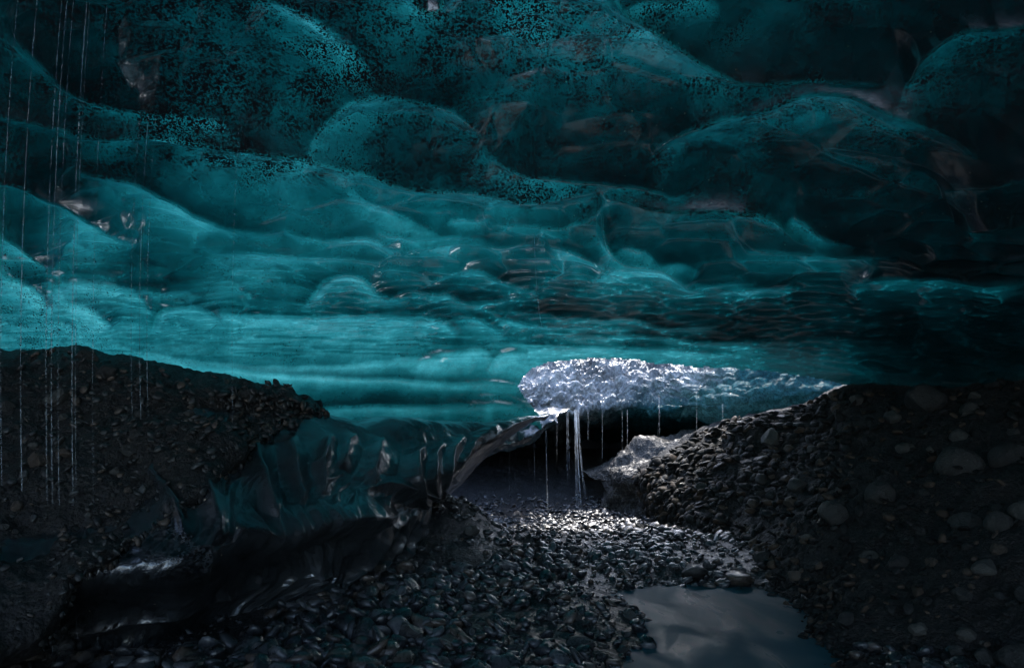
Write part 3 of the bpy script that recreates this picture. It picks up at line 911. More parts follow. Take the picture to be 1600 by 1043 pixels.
ctrl = np.array(LB, float).transpose(1, 0, 2)
_, LB_uv, LB_P, LB_N = add_patch('debris_bank_left', ctrl, 240, 420, m_leftbank_lit, toward=(1.5, 3, 4), nz=((0.10, 1.1, 4), (0.035, 6.0, 4)),
                                 label='dark rubble bank along the left side under the glowing ice', kind='structure')

# ---------------------------------------------------------------- right bank
RB = [
    [(985, 735, 17), (1000, 745, 14.6), (1005, 770, 14.4), (1010, 790, 14.2), (1020, 808, 14.0), (1030, 830, 13.8)],
    [(1010, 722, 15), (1012, 738, 12.9), (1010, 755, 12.6), (1020, 775, 12.3), (1036, 800, 11.9), (1040, 830, 11.6)],
    [(1070, 680, 15), (1082, 693, 12.6), (1072, 730, 11.9), (1066, 775, 11.2), (1082, 835, 10.2), (1090, 880, 9.6)],
    [(1150, 648, 15), (1160, 660, 12.3), (1160, 720, 11.1), (1164, 790, 9.9), (1172, 868, 8.5), (1180, 930, 7.4)],
    [(1260, 622, 14.5), (1265, 636, 12.0), (1268, 720, 10.1), (1268, 820, 8.1), (1246, 925, 6.7), (1250, 1010, 5.6)],
    [(1330, 602, 14), (1330, 615, 11.5), (1336, 720, 9.2), (1330, 840, 7.1), (1290, 980, 5.6), (1280, 1080, 4.9)],
    [(1450, 598, 13), (1450, 611, 10.5), (1450, 720, 8.2), (1440, 860, 6.1), (1350, 1050, 4.75), (1350, 1200, 3.8)],
    [(1600, 585, 12), (1600, 600, 9.4), (1600, 720, 7.2), (1600, 880, 5.2), (1520, 1180, 3.8), (1500, 1400, 3.0)],
    [(1900, 565, 10), (1900, 580, 7.6), (1900, 740, 5.6), (1900, 960, 4.0), (1800, 1400, 2.8), (1800, 1800, 2.2)],
    [(2500, 530, 8), (2500, 545, 5.6), (2500, 760, 4.0), (2500, 1050, 2.8), (2400, 1700, 1.9), (2400, 2400, 1.4)],
]
ctrl = np.array(RB, float).transpose(1, 0, 2)
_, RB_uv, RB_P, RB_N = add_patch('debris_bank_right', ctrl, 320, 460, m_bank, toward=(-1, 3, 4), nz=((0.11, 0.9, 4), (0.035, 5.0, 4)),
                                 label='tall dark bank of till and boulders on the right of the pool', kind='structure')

# pale mound in the middle distance, and the dark far cave that closes behind it
ctrl = [[(900, 748, 19), (960, 730, 18), (1010, 700, 18), (1060, 690, 18), (1120, 690, 18), (1200, 690, 18)],
        [(915, 742, 16.6), (960, 712, 16.4), (1010, 690, 16.2), (1060, 680, 16.0), (1120, 676, 15.8), (1200, 670, 15.6)],
        [(928, 748, 16.0), (965, 730, 15.6), (1010, 716, 15.3), (1060, 710, 15.0), (1120, 712, 14.8), (1200, 710, 14.6)],
        [(940, 756, 15.8), (975, 752, 15.2), (1010, 748, 14.8), (1060, 750, 14.4), (1120, 760, 14.2), (1200, 760, 14)],
        [(942, 800, 15.6), (978, 806, 15.0), (1012, 808, 14.6), (1060, 812, 14.2), (1120, 815, 14.0), (1200, 820, 13.8)]]
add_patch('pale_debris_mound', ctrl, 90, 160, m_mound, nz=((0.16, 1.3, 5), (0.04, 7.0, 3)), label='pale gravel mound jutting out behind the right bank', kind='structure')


def hall(name, path, z0, zfun, label):
    """an upright wall of the far cave along a path in plan"""
    path = np.array(path, float)
    s = np.arange(len(path))
    q = cat(s, path, np.linspace(0, len(path) - 1, 200))
    zz = np.linspace(z0, 2.1 if zfun is None else zfun, 60)
    Q = np.zeros((60, 200, 3))
    Q[..., 0] = q[:, 0][None]
    Q[..., 1] = q[:, 1][None]
    Q[..., 2] = zz[:, None]
    Q += 0.35 * np.stack([fbm(Q * 0.5, 4), fbm(Q * 0.5 + 9, 4), 0 * Q[..., 0]], -1)
    return tag(grid_mesh(name, Q, m_deep), label, kind='structure')


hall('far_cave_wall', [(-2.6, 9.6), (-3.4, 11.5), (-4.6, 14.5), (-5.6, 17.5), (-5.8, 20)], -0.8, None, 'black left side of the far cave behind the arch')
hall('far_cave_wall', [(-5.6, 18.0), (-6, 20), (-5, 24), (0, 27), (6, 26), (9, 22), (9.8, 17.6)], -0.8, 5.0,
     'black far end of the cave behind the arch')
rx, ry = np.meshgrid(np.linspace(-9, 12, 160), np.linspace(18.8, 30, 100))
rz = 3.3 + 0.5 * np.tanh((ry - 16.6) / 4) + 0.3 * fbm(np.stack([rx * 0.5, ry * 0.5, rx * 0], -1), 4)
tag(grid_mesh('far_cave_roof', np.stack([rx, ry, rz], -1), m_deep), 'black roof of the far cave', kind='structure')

# unseen behind camera: snow added to bounce light, walls and roof to limit it
m_bounce_snow = soil_material('bounce_snow_white', (0.62, 0.66, 0.7), (0.72, 0.74, 0.76), rough=(0.6, 0.9), coat=0.0, bump=0.3)
n_ = m_bounce_snow.node_tree
for x in [q for q in n_.nodes if q.type == 'MIX'][1:]:
    x.inputs['Factor'].default_value = 0.0
    for l in list(x.inputs['Factor'].links):
        n_.links.remove(l)
sx, sy = np.meshgrid(np.linspace(-45, 45, 120), np.linspace(-60, -7.5, 100))
sz = 0.25 + 0.06 * np.clip(-sy - 8, 0, 60) ** 0.9 + 0.35 * fbm(np.stack([sx * 0.2, sy * 0.2, sx * 0], -1), 4)
sz = np.where(sy > -8.4, sz - 0.6, sz)
tag(grid_mesh('bounce_snow', np.stack([sx, sy, sz], -1), m_bounce_snow), 'unseen snow added outside the cave mouth to bounce light in', kind='structure')
hall('light_limit_wall', [(9.5, 8), (7.5, 4), (5.5, 0.5), (4.8, -2.0), (4.6, -4.5)], -0.5, 7.0, 'unseen right cave wall added behind the camera to limit daylight')
hall('light_limit_wall', [(-9.0, 6), (-7.5, 3), (-6.8, 0.0), (-6.8, -2.0), (-7.2, -4.0)], -0.5, 7.0, 'unseen left cave wall added behind the camera to limit daylight')
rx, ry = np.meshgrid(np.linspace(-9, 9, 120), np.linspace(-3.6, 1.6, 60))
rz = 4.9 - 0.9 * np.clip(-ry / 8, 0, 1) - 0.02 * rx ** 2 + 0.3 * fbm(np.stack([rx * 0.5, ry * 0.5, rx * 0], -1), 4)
tag(grid_mesh('light_limit_roof', np.stack([rx, ry, rz], -1), m_deep), 'unseen dark roof added behind the camera to limit daylight', kind='structure')

# ---------------------------------------------------------------- stones
def rock_mesh(name, seed, sub, squash=(1, 0.8, 0.6), rough=0.22, mat=None, facet=False):
    import bmesh
    r = random.Random(seed)
    bm = bmesh.new()
    bmesh.ops.create_icosphere(bm, subdivisions=sub, radius=0.5)
    off = Vector((r.uniform(-50, 50), r.uniform(-50, 50), r.uniform(-50, 50)))
    planes = [(Vector((r.gauss(0, 1), r.gauss(0, 1), r.gauss(0, 1))).normalized(), r.uniform(0.30, 0.44)) for _ in range(9 if facet else 5)]
    for v in bm.verts:
        n = v.co.normalized()
        k = 1 + rough * mn.fractal(n * 1.3 + off, 1.0, 2.0, 3)
        c = v.co * k
        for pn, pd in planes:
            e = c.dot(pn) - pd
            if e > 0:
                c -= pn * e * 0.9
        v.co = Vector((c.x * squash[0], c.y * squash[1], c.z * squash[2]))
    for f in bm.faces:
        f.smooth = not facet
    me = bpy.data.meshes.new(name)
    bm.to_mesh(me)
    bm.free()
    me.materials.append(mat)
    return me


class Surf:
    """a surface one can stand stones on, addressed by photograph pixel"""
    def __init__(s, uvd, P, N):
        s.uv = uvd[..., :2].reshape(-1, 2)
        s.P = P.reshape(-1, 3)
        s.N = N.reshape(-1, 3)
        s.ok = (s.uv[:, 0] > -80) & (s.uv[:, 0] < 1680) & (s.uv[:, 1] < 1130)
        s.uv, s.P, s.N = s.uv[s.ok], s.P[s.ok], s.N[s.ok]

    def at(s, u, v):
        k = ((s.uv[:, 0] - u) ** 2 + (s.uv[:, 1] - v) ** 2).argmin()
        return s.P[k], s.N[k]


S_R, S_L = Surf(RB_uv[58:], RB_P[58:], RB_N[58:]), Surf(LB_uv[36:], LB_P[36:], LB_N[36:])


def ground_at(u, v):
    d = float(ground_d(v, 0.15))
    for _ in range(12):
        q = unproj(u, v, d)
        z = float(ground_z(np.array([q[0]]), np.array([q[1]]))[0])
        d2 = float(ground_d(v, z))
        d = 0.5 * d + 0.5 * min(max(d2, 3), 30)
    q = unproj(u, v, d)
    return np.array([q[0], q[1], z]), np.array([0, 0, 1.0])


def dist_axis(p):
    return (p[1] - CAM[1]) * CP + (p[2] - CAM[2]) * SP


KINDS = {
    'round': [rock_mesh('rock', 100 + i, 3, (1, 0.86, 0.72), 0.16, m_rock) for i in range(4)],
    'angular': [rock_mesh('rock', 200 + i, 3, (1, 0.8, 0.62), 0.32, m_rock, True) for i in range(6)],
    'flat': [rock_mesh('rock', 300 + i, 3, (1, 0.75, 0.36), 0.22, m_rock) for i in range(4)],
    'bank': [rock_mesh('rock', 400 + i, 3, (1, 0.85, 0.75), 0.2, m_bankrock) for i in range(5)],
    'bankang': [rock_mesh('rock', 450 + i, 3, (1, 0.8, 0.7), 0.35, m_bankrock, True) for i in range(4)],
    'slate': [rock_mesh('slate_slab', 500 + i, 2, (1, 0.5, 0.2), 0.3, m_slate, True) for i in range(6)],
    'point': [rock_mesh('rock', 600, 3, (0.72, 0.6, 1.15), 0.25, m_rock, True)],
}


def put_rock(surf, u, v, wpx, kind, label, group=None, sink=0.25, name='rock', rz=None, tilt=0.35, cat_='rock'):
    """wpx: width in the photograph in pixels"""
    p, n = (ground_at(u, v) if surf is None else surf.at(u, v))
    size = wpx * dist_axis(p) / F
    me = random.choice(KINDS[kind])
    o = bpy.data.objects.new(name, me)
    COL.objects.link(o)
    zsc = max(abs(v_.co.z) for v_ in me.vertices[:60]) * size
    o.scale = (size * random.uniform(0.92, 1.08), size * random.uniform(0.85, 1.1), size * random.uniform(0.9, 1.15))
    nn = Vector(n).lerp(Vector((0, 0, 1)), 0.5).normalized()
    q = nn.to_track_quat('Z', 'Y').to_matrix().to_4x4() @ Matrix.Rotation(rz if rz is not None else random.uniform(0, 6.28), 4, 'Z') \
        @ Matrix.Rotation(random.gauss(0, tilt * 0.5), 4, 'X') @ Matrix.Rotation(random.gauss(0, tilt * 0.5), 4, 'Y')
    o.rotation_euler = q.to_euler()
    o.location = Vector(p) + nn * (zsc * (1 - sink * 2) * 0.55)
    return tag(o, label, cat_, group)


# the stones one can single out
NAMED = [
    (None, 826, 852, 26, 'point', 'pointed wet stone standing upright on the bright gravel'),
    (None, 737, 832, 34, 'angular', 'broad pale boulder in the shade left of the pointed stone'),
    (None, 808, 806, 16, 'round', 'round pale stone at the dark back of the gravel bed'),
    (None, 845, 770, 14, 'round', 'small pale stone left of the waterfall in the dark cave'),
    (None, 895, 860, 22, 'round', 'mottled round cobble in the middle of the bright gravel'),
    (None, 935, 862, 20, 'round', 'dark round cobble right of the mottled one'),
    (None, 795, 866, 20, 'flat', 'dark flat cobble in front of the pointed stone'),
    (None, 762, 884, 22, 'flat', 'brownish flat cobble near the foot of the fluted ice'),
    (None, 892, 930, 24, 'flat', 'pale flat stone beside the left end of the pool'),
    (None, 640, 995, 50, 'angular', 'largest green grey boulder at the bottom of the gravel bed'),
    (None, 700, 1005, 36, 'angular', 'angular boulder touching the largest one on its right'),
    (None, 705, 985, 32, 'flat', 'flat slab leaning behind the angular boulder in the foreground'),
    (None, 555, 1032, 62, 'angular', 'dark square boulder cut by the lower edge of the picture'),
    (None, 680, 1012, 28, 'angular', 'small grey block wedged between two foreground boulders'),
    (None, 572, 985, 40, 'angular', 'dark boulder left of the largest one'),
    (None, 668, 960, 30, 'round', 'rounded dark stone behind the largest foreground boulder'),
    (None, 1030, 988, 24, 'angular', 'black rock furthest out in the pool'),
    (None, 1012, 975, 26, 'angular', 'black rock standing at the pool edge behind the furthest one'),
    (None, 985, 965, 26, 'angular', 'black rock where the gravel meets the pool'),
    (None, 1025, 1028, 20, 'angular', 'lone black rock in the shallow water near the lower edge'),
    (None, 975, 1020, 30, 'angular', 'dark wet boulder at the edge of the foaming shallows'),
    (None, 860, 1020, 46, 'angular', 'large dark wet boulder in the lower middle of the bed'),
    (None, 800, 1015, 40, 'flat', 'low dark wet slab left of the large wet boulder'),
    (None, 905, 1010, 44, 'angular', 'large dark angular rock right of the low wet slab'),
    (None, 1085, 895, 62, 'flat', 'wet pitted slab at the foot of the right bank above the pool'),
    (None, 1150, 905, 60, 'flat', 'low black ledge stone between pool and right bank'),
    (S_R, 1312, 822, 56, 'bank', 'pale round boulder in the middle of the right bank'),
    (S_R, 1382, 792, 54, 'bank', 'grey egg shaped boulder above and right of the pale one'),
    (S_R, 1270, 855, 20, 'bank', 'small stone below and left of the pale round boulder'),
    (S_R, 1248, 765, 34, 'bank', 'rounded dark boulder up and left of the pale one'),
    (S_R, 1176, 790, 22, 'bank', 'round stone on the lower left slope of the right bank'),
    (S_R, 1160, 858, 22, 'bank', 'pale green stone low on the bank just above the pool'),
    (S_R, 1145, 848, 16, 'bank', 'smaller pale green stone beside the one above the pool'),
    (S_R, 1098, 768, 22, 'bank', 'rounded stone among the slates at the nose of the bank'),
    (S_R, 1450, 640, 66, 'bank', 'large low boulder on top of the right bank'),
    (S_R, 1572, 720, 60, 'bank', 'big rounded boulder high on the bank near the right edge'),
    (S_R, 1500, 740, 70, 'bank', 'broad dark boulder left of the big rounded one'),
    (S_R, 1505, 815, 64, 'bankang', 'large angular boulder right of the egg shaped one'),
    (S_R, 1560, 825, 44, 'bank', 'dim rounded boulder right of the large angular one'),
    (S_R, 1602, 812, 40, 'bank', 'pale boulder cut by the right edge of the picture'),
    (S_R, 1400, 870, 34, 'bankang', 'glinting wet stone below the egg shaped boulder'),
    (S_R, 1500, 925, 34, 'bankang', 'pale speckled stone on the lower right slope'),
    (S_R, 1535, 890, 40, 'bankang', 'angular pale stone above the speckled one'),
    (S_R, 1505, 985, 34, 'bank', 'rounded stone in the lower right cluster of boulders'),
    (S_R, 1490, 1010, 26, 'bankang', 'reddish angular stone beside the lower right cluster'),
    (S_R, 1530, 1012, 36, 'bank', 'flat topped stone in the lower right cluster'),
    (S_R, 1585, 1020, 64, 'bank', 'large boulder in the lower right corner'),
    (S_R, 1575, 930, 20, 'bankang', 'small ochre stone near the right edge'),
    (S_L, 168, 582, 34, 'bank', 'brown boulder with a pit on top of the left bank'),
    (S_L, 135, 556, 34, 'bankang', 'dark angular boulder on the crest of the left bank'),
    (S_L, 90, 622, 42, 'bankang', 'pale blue grey angular block in the left bank'),
    (S_L, 8, 632, 34, 'bank', 'greenish stone at the left edge of the picture'),
    (S_L, 194, 562, 18, 'bank', 'dark round stone at the right end of the left bank crest'),
    (S_L, 60, 728, 34, 'bankang', 'pale topped slab low on the left bank'),
    (S_L, 200, 718, 30, 'bankang', 'small glinting slab in the lower left bank'),
    (S_L, 385, 612, 24, 'bankang', 'pale angular stone on the narrow debris ridge'),
]
placed = []
for s, u, v, w, k, lab in NAMED:
    put_rock(s, u, v, w, k, lab, sink=0.22)
    placed.append((u, v, w))


def free(u, v, w):
    return all((u - a) ** 2 + ((v - b) * 1.3) ** 2 > (0.45 * (w + c)) ** 2 for a, b, c in placed)


n_rock = len(NAMED)
MARKS = [(826, 852, 'pointed upright stone'), (737, 832, 'broad pale boulder in the shade'), (895, 860, 'mottled round cobble'),
         (762, 884, 'foot of the fluted ice'), (892, 930, 'left end of the pool'), (640, 995, 'largest foreground boulder'),
         (555, 1032, 'square boulder cut by the lower edge'), (1030, 988, 'black rock furthest out in the pool'),
         (860, 1020, 'large wet boulder in the lower middle'), (975, 1020, 'boulder at the foaming shallows'), (1085, 895, 'pitted slab above the pool'),
         (480, 1000, 'dark hollow under the ice wall'), (740, 940, 'bare silt beside the ice corner'), (1000, 830, 'waterfall foot'),
         (1312, 822, 'pale round bank boulder'), (1382, 792, 'egg shaped bank boulder'), (1176, 790, 'round stone low on the right bank'),
         (1160, 858, 'pale green stone above the pool'), (1450, 640, 'low boulder on the right bank top'), (1572, 720, 'big rounded boulder near the right edge'),
         (1500, 740, 'broad dark bank boulder'), (1505, 815, 'large angular bank boulder'), (1500, 925, 'speckled stone low on the bank'),
         (1505, 985, 'lower right boulder cluster'), (1350, 960, 'steep pool side of the bank'), (1248, 765, 'rounded dark bank boulder'), (1300, 650, 'left end of the bank top'),
         (1098, 768, 'rounded stone among the slates'), (1040, 790, 'tip of the slate nose'), (1160, 680, 'upper end of the slate nose'), (1090, 705, 'crest of the slate nose'),
         (168, 582, 'brown pitted boulder'), (90, 622, 'blue grey angular block'), (8, 632, 'greenish stone at the left edge'), (60, 728, 'pale topped slab'),
         (200, 718, 'glinting slab in the left bank'), (385, 612, 'pale stone on the debris ridge'), (300, 680, 'top of the dark ice wall')]


def describe(u, v, w, kind, big, small):
    m = min(MARKS, key=lambda q: (q[0] - u) ** 2 + ((q[1] - v) * 1.4) ** 2)
    du, dv = u - m[0], (v - m[1]) * 1.4
    far_ = 'just ' if math.hypot(du, dv) < 45 else 'well '
    if abs(du) > 2.2 * abs(dv):
        rel = far_ + ('right of' if du > 0 else 'left of')
    elif abs(dv) > 2.2 * abs(du):
        rel = far_ + ('below' if dv > 0 else 'above')
    else:
        rel = ('below' if dv > 0 else 'above') + ' and ' + ('right of' if du > 0 else 'left of')
    size = 'large' if w > big else 'small' if w < small else 'medium'
    shape = {'angular': 'angular stone', 'flat': 'flat stone', 'round': 'rounded stone', 'bank': 'rounded stone', 'bankang': 'angular stone', 'slate': 'slate slab'}[kind]
    return f'{size} {shape} {rel} the {m[2]}'




def floor_ok(u, v):
    if v < 800 or v > 1060:
        return False
    left = np.interp(v, [800, 830, 930, 950, 1000, 1060], [660, 655, 655, 560, 440, 380])
    right = np.interp(v, [800, 850, 880, 915, 930, 960, 1000, 1060], [1030, 1080, 1100, 1180, 962, 985, 985, 970])
    return left < u < right


def spread(surf, count, box, wr, kinds, label, group, ok=None, name='rock', **kw):
    n = tries = 0
    while n < count and tries < 20000:
        tries += 1
        u, v = random.uniform(box[0], box[2]), random.uniform(box[1], box[3])
        if ok and not ok(u, v):
            continue
        w = wr[0] + (wr[1] - wr[0]) * random.random() ** 2.2
        if surf is None:
            w *= np.interp(v, [800, 1043], [0.62, 1.3])
        if not free(u, v, w):
            continue
        placed.append((u, v, w))
        kd = random.choice(kinds)
        put_rock(surf, u, v, w, kd, describe(u, v, w, kd, wr[0] + 0.45 * (wr[1] - wr[0]), wr[0] + 0.12 * (wr[1] - wr[0])), group, name=name, **kw)
        n += 1
    return n


def bank_ok(u, v):
    top = np.interp(u, [1040, 1090, 1160, 1250, 1330, 1450, 1600], [735, 700, 668, 645, 622, 616, 606])
    bot_ = np.interp(u, [1040, 1090, 1180, 1246, 1290, 1350, 1450], [790, 840, 880, 920, 975, 1045, 1100])
    return top < v < bot_


spread(None, 100, (440, 925, 990, 1060), (13, 30), ['angular', 'angular', 'flat', 'round'],
       'dark wet stone among many in the foreground gravel bed', 'dark wet stones in the foreground gravel', floor_ok)
spread(None, 50, (655, 812, 1180, 925), (13, 22), ['flat', 'round', 'angular'],
       'glistening wet cobble among many on the brightly lit gravel', 'glistening cobbles on the lit gravel', floor_ok)
spread(S_R, 60, (1120, 610, 1640, 1060), (12, 38), ['bank', 'bank', 'bankang'],
       'dim stone among many embedded in the dark right bank', 'stones embedded in the right bank', bank_ok)
spread(S_L, 34, (0, 556, 480, 860), (11, 28), ['bank', 'bankang'],
       'dim stone among many embedded in the dark left bank', 'stones embedded in the left bank',
       lambda u, v: np.interp(u, [0, 190, 300, 470], [560, 572, 594, 630]) < v < np.interp(u, [0, 190, 300, 470], [900, 790, 690, 655]))


def slate_ok(u, v):
    a = np.interp(u, [1010, 1090, 1160, 1250], [740, 694, 660, 640])
    b = np.interp(u, [1010, 1040, 1100, 1180, 1250], [760, 800, 815, 740, 665])
    return a < v < b


n = 0
while n < 120:
    u, v = random.uniform(1006, 1250), random.uniform(640, 830)
    if not slate_ok(u, v):
        continue
    w = random.uniform(13, 30)
    put_rock(S_R, u, v, w, 'slate', describe(u, v, w, 'slate', 25, 18), 'tilted wet slates on the nose of the right bank',
             sink=0.1, name='slate_slab', rz=random.gauss(0.5, 0.35), tilt=0.5, cat_='slate slab')
    n += 1


# small stones nobody would count
def scatter(name, pts, sizes, nrm, mat, label, seed, squash=(1, 0.8, 0.55), ups=0.15):
    r = np.random.default_rng(seed)
    bases = []
    for i in range(8):
        me = rock_mesh('tmp', seed * 31 + i, 2 if i < 4 else 1, squash, 0.3, mat, True)
        co = np.array([v.co[:] for v in me.vertices])
        fa = np.array([p_.vertices[:] for p_ in me.polygons])
        bpy.data.meshes.remove(me)
        bases.append((co, fa))
    VV, FF, off = [], [], 0
    k = len(pts)
    ang = r.uniform(0, 6.283, k)
    tl = r.normal(0, 0.35, (k, 2))
    big = sizes > np.quantile(sizes, 0.6)
    pick = np.where(big, r.integers(0, 4, k), r.integers(4, 8, k))
    for b in range(8):
        sel = np.where(pick == b)[0]
        if not len(sel):
            continue
        co, fa = bases[b]
        ca, sa = np.cos(ang[sel]), np.sin(ang[sel])
        s = sizes[sel][:, None]
        x, y, z = co[:, 0][None] * s, co[:, 1][None] * s, co[:, 2][None] * s
        x2 = x * ca[:, None] - y * sa[:, None]
        y2 = x * sa[:, None] + y * ca[:, None]
        z2 = z + x2 * tl[sel, 0][:, None] + y2 * tl[sel, 1][:, None]
        nn = nrm[sel]
        # tangent frame
        t = np.cross(np.broadcast_to([0, 1.0, 0], nn.shape), nn)
        t /= np.linalg.norm(t, axis=1, keepdims=True) + 1e-9
        bt = np.cross(nn, t)
        w = x2[..., None] * t[:, None] + y2[..., None] * bt[:, None] + z2[..., None] * nn[:, None]
        w += pts[sel][:, None] + nn[:, None] * (sizes[sel] * ups)[:, None, None]
        VV.append(w.reshape(-1, 3))
        FF.append((fa[None] + (np.arange(len(sel)) * len(co))[:, None, None] + off).reshape(-1, 3))
        off += len(sel) * len(co)
    VV, FF = np.concatenate(VV), np.concatenate(FF)
    me = bpy.data.meshes.new(name)
    me.vertices.add(len(VV))
    me.vertices.foreach_set('co', VV.ravel().astype(np.float32))
    me.loops.add(FF.size)
    me.loops.foreach_set('vertex_index', FF.ravel().astype(np.int32))
    me.polygons.add(len(FF))
    me.polygons.foreach_set('loop_start', (np.arange(len(FF)) * 3).astype(np.int32))
    me.polygons.foreach_set('loop_total', np.full(len(FF), 3, np.int32))
    me.update(calc_edges=True)
    me.materials.append(mat)
    o = bpy.data.objects.new(name, me)
    COL.objects.link(o)
    return tag(o, label, kind='stuff')


# gravel on the floor: even in world space, denser towards the stream
k = 34000
X = RNG.uniform(-4.2, 4.2, k)
Y = 3.6 + 13.4 * RNG.random(k) ** 1.2
sdp = pool_sd(X, Y)
ok = (sdp > -0.12) & (X < 3.6 + (Y - 8) * 0.1)
X, Y, sdp = X[ok], Y[ok], sdp[ok]
# bare sandy patch beside the foot of the ice wall
sand = np.exp(-((X + 0.55) / 0.75) ** 2 - ((Y - 8.4) / 1.0) ** 2)
ok = RNG.random(len(X)) > 0.85 * sand
X, Y = X[ok], Y[ok]
silt = vnoise(np.stack([X * 0.9, Y * 0.7, X * 0], -1)) + 0.5 * vnoise(np.stack([X * 2.3, Y * 2.0, X * 0 + 3], -1))
size = (0.020 + 0.17 * RNG.random(len(X)) ** 4.0) * np.clip(1.0 + 0.45 * silt, 0.5, 1.5)
ok = RNG.random(len(X)) < np.clip(0.95 + 0.9 * silt, 0.35, 1)
X, Y, size = X[ok], Y[ok], size[ok]
scatter('pebbles', np.stack([X, Y, ground_z(X, Y)], -1), size, np.tile([0, 0, 1.0], (len(X), 1)), m_pebble, 'small wet pebbles and gravel covering the stream bed', 5)


def on_surface(S, count, umin, umax, vmin, vmax, seed, smin, smax, powr=3.0):
    r = np.random.default_rng(seed)
    m = (S.uv[:, 0] > umin) & (S.uv[:, 0] < umax) & (S.uv[:, 1] > vmin) & (S.uv[:, 1] < vmax)
    idx = np.where(m)[0]
    pk = r.choice(idx, count)
    jit = r.normal(0, 0.02, (count, 3))
    px = smin + (smax - smin) * r.random(count) ** powr
    d = (S.P[pk][:, 1]) * CP
    nn = S.N[pk] * 0.6 + np.array([0, 0, 0.4])
    nn /= np.linalg.norm(nn, axis=1, keepdims=True)
    return S.P[pk] + jit, px * d / F, nn


a, b, c = on_surface(S_R, 9500, 990, 1660, 560, 1100, 4, 1.6, 21, 4.5)
scatter('bank_rubble', a, b, c, m_bankpebble, 'small dark rubble packed into the right bank', 6)
a, b, c = on_surface(S_L, 5200, -60, 520, 540, 1000, 8, 1.6, 18, 4.0)
scatter('bank_rubble', a, b, c, m_leftpebble_lit, 'small dark rubble packed into the left bank', 9)

# ---------------------------------------------------------------- falling meltwater
M = NT('falling_water')
pb = M.n('BsdfPrincipled')
pb.inputs['Base Color'].default_value = (0.75, 0.85, 0.95, 1)
pb.inputs['Roughness'].default_value = 0.25
tl_ = M.n('BsdfTranslucent')
tl_.inputs['Color'].default_value = (0.8, 0.88, 0.95, 1)
mx = M.n('MixShader')
mx.inputs[0].default_value = 0.5
M.l(pb.outputs[0], mx.inputs[1])
M.l(tl_.outputs[0], mx.inputs[2])
tp = M.n('BsdfTransparent')
mx2 = M.n('MixShader')
M.l(M.ramp(M.noise(M.pos((6, 6, 1.2)), 3.0, 4, 0.7), 0.3, 0.7, 0.04, 0.36), mx2.inputs[0])
M.l(tp.outputs[0], mx2.inputs[1])
M.l(mx.outputs[0], mx2.inputs[2])
M.l(mx2.outputs[0], M.out.inputs['Surface'])
m_fall = M.m


def strand(name, label, u, v0, v1_, d, rpx, group=None, drift=0.0, n=1, spread_=0.0, beads=0.6, curve=0.0, cat_='water trickle', d0=None):
    """n thin threads of falling water from (u, v0) to (u + drift, v1), broken into drops lower down"""
    r = random.Random(int(u * 13 + v0 * 7))
    root, made = None, []
    for k in range(n):
        VV, FF = [], []
        du = r.gauss(0, spread_) if n > 1 else 0
        top = unproj(u + du * 0.4, v0, d)
        yy = top[1]
        ve = v1_ - (abs(r.gauss(0, 0.12)) * (v1_ - v0) if n > 3 else 0)
        el = (521.5 - ve) / F
        dd = yy / (CP - el * SP)
        zb = CAM[2] + dd * (SP + el * CP)
        xb = (u + drift + du - 800) / F * dd
        rad = (0.5 if d > 8 else 1.5) * rpx * d / F * r.uniform(0.5, 1.1) * (0.6 if n > 1 else 1)
        steps = int(max(30, (v1_ - v0) / 3))
        for i in range(steps + 1):
            t = i / steps
            w = rad * (0.7 + 0.6 * r.random())
            if i > steps * 0.2 and r.random() < 0.5 * beads:
                w *= 0.25                                   # the thread breaks up into drops
            w *= min(1.0, 0.35 + 3 * (1 - t))
            x = top[0] + (xb - top[0]) * (t ** 2 if not curve else t ** 0.7)
            z = top[2] + (zb - top[2]) * t
            for a_ in range(4):
                VV.append((x + w * math.cos(a_ * 1.5708 + .4), yy + w * math.sin(a_ * 1.5708 + .4), z))
            if i:
                b_ = len(VV) - 8
                for a_ in range(4):
                    c_ = (a_ + 1) % 4
                    FF.append((b_ + a_, b_ + c_, b_ + 4 + c_, b_ + 4 + a_))
        me = bpy.data.meshes.new('thread')
        me.from_pydata(VV, [], FF)
        me.materials.append(m_fall)
        for p_ in me.polygons:
            p_.use_smooth = True
        o = bpy.data.objects.new(name if n == 1 else 'thread', me)
        COL.objects.link(o)
        made.append(o)
        if n > 1:
            if root is None:
                root = bpy.data.objects.new(name, None)
                COL.objects.link(root)
            o.parent = root
    return tag(root or made[0], label, cat_, group)


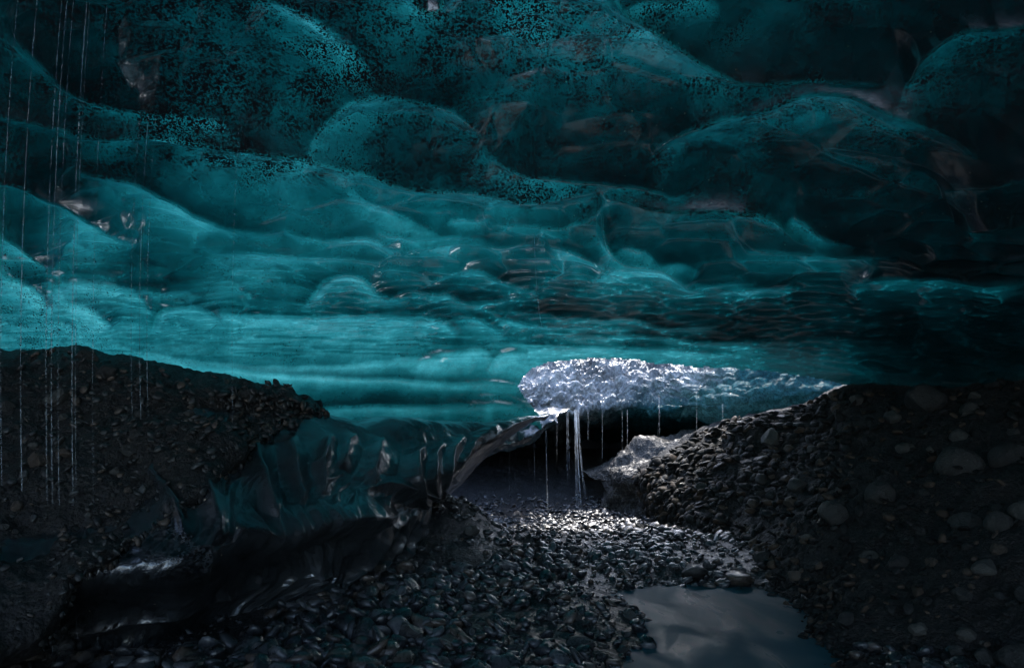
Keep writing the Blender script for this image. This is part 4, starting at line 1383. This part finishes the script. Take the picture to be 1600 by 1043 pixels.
strand('waterfall', 'widest bundle of falling meltwater below the frosted ice curtain', 900, 640, 806, 16.0, 1.5, n=14, spread_=6.5, drift=6, cat_='waterfall')
strand('waterfall', 'narrow beaded fall just left of the widest bundle', 886, 642, 760, 16.2, 1.0, n=5, spread_=2.5, drift=1, beads=1.2, cat_='waterfall')
strand('waterfall', 'single blue thread of water nearest the tip of the arch', 853, 650, 806, 15.0, 1.3, n=2, spread_=1.2, drift=3, cat_='waterfall')
G = 'thin threads dripping from the far ice lip'
for u, v0, v1_ in ((919, 641, 690), (941, 645, 726)):
    strand('water_trickle', 'faint drip thread between the widest fall and the pair right of it', u, v0, v1_, 16.2, 0.6, 'faint threads right of the widest fall', n=2, spread_=.6)
strand('water_trickle', 'left one of a pair of thin threads right of the falls', 972, 640, 712, 16.2, 0.9, beads=1.0)
strand('water_trickle', 'right one of a pair of thin threads right of the falls', 980, 640, 706, 16.2, 0.9)
strand('water_trickle', 'thread dripping from the teal lip over the pale mound', 1030, 616, 682, 14.4, 0.8, beads=1.0, n=3, spread_=2)
strand('water_trickle', 'bright short thread falling onto the slates', 1088, 612, 676, 13.3, 0.9)
strand('water_trickle', 'rightmost short thread falling onto the top of the bank', 1129, 630, 662, 12.6, 0.8)
for u, v0, v1_ in ((796, 700, 780), (805, 700, 760), (835, 690, 780), (870, 655, 720)):
    strand('water_trickle', 'barely visible thread in the black arch left of the falls', u, v0, v1_, 14.2, 0.4, 'barely visible threads in the black arch')
strand('water_trickle', 'curved jet of water springing from the middle of the ceiling', 835, 372, 526, 10.4, 1.5, drift=13, beads=0.0, n=2, spread_=1.2)
near = [(40, 0.55, 'leftmost thin thread falling close to the camera'), (70, 0.5, 'second thin thread from the left close to the camera'),
        (108, 0.45, 'third thin thread from the left close to the camera'), (116, 0.6, 'thread just left of the brightest near thread'),
        (147, 0.9, 'brightest and longest near thread of falling water'), (152, 0.5, 'thread close beside the brightest near thread'),
        (126, 0.4, 'faint thread between the brightest thread and its left neighbour'), (178, 0.35, 'faint thread right of the brightest near group'),
        (219, 0.45, 'thread starting at the lip right of the near group'), (232, 0.4, 'second thread under the lip right of the near group'),
        (243, 0.35, 'rightmost thread under the lip of the near group'), (373, 0.25, 'lone faint thread falling before the long ceiling ridge')]
for k, (u, rp, lab) in enumerate(near):
    top_v = {219: 176, 232: 180, 243: 184, 373: 200}.get(u, -120)
    strand('water_trickle', lab, u, top_v, 1120 if u < 200 else 820, 5.2 if top_v < 0 else 6.0, rp, drift=-20 if u < 200 else -4, beads=0.06)
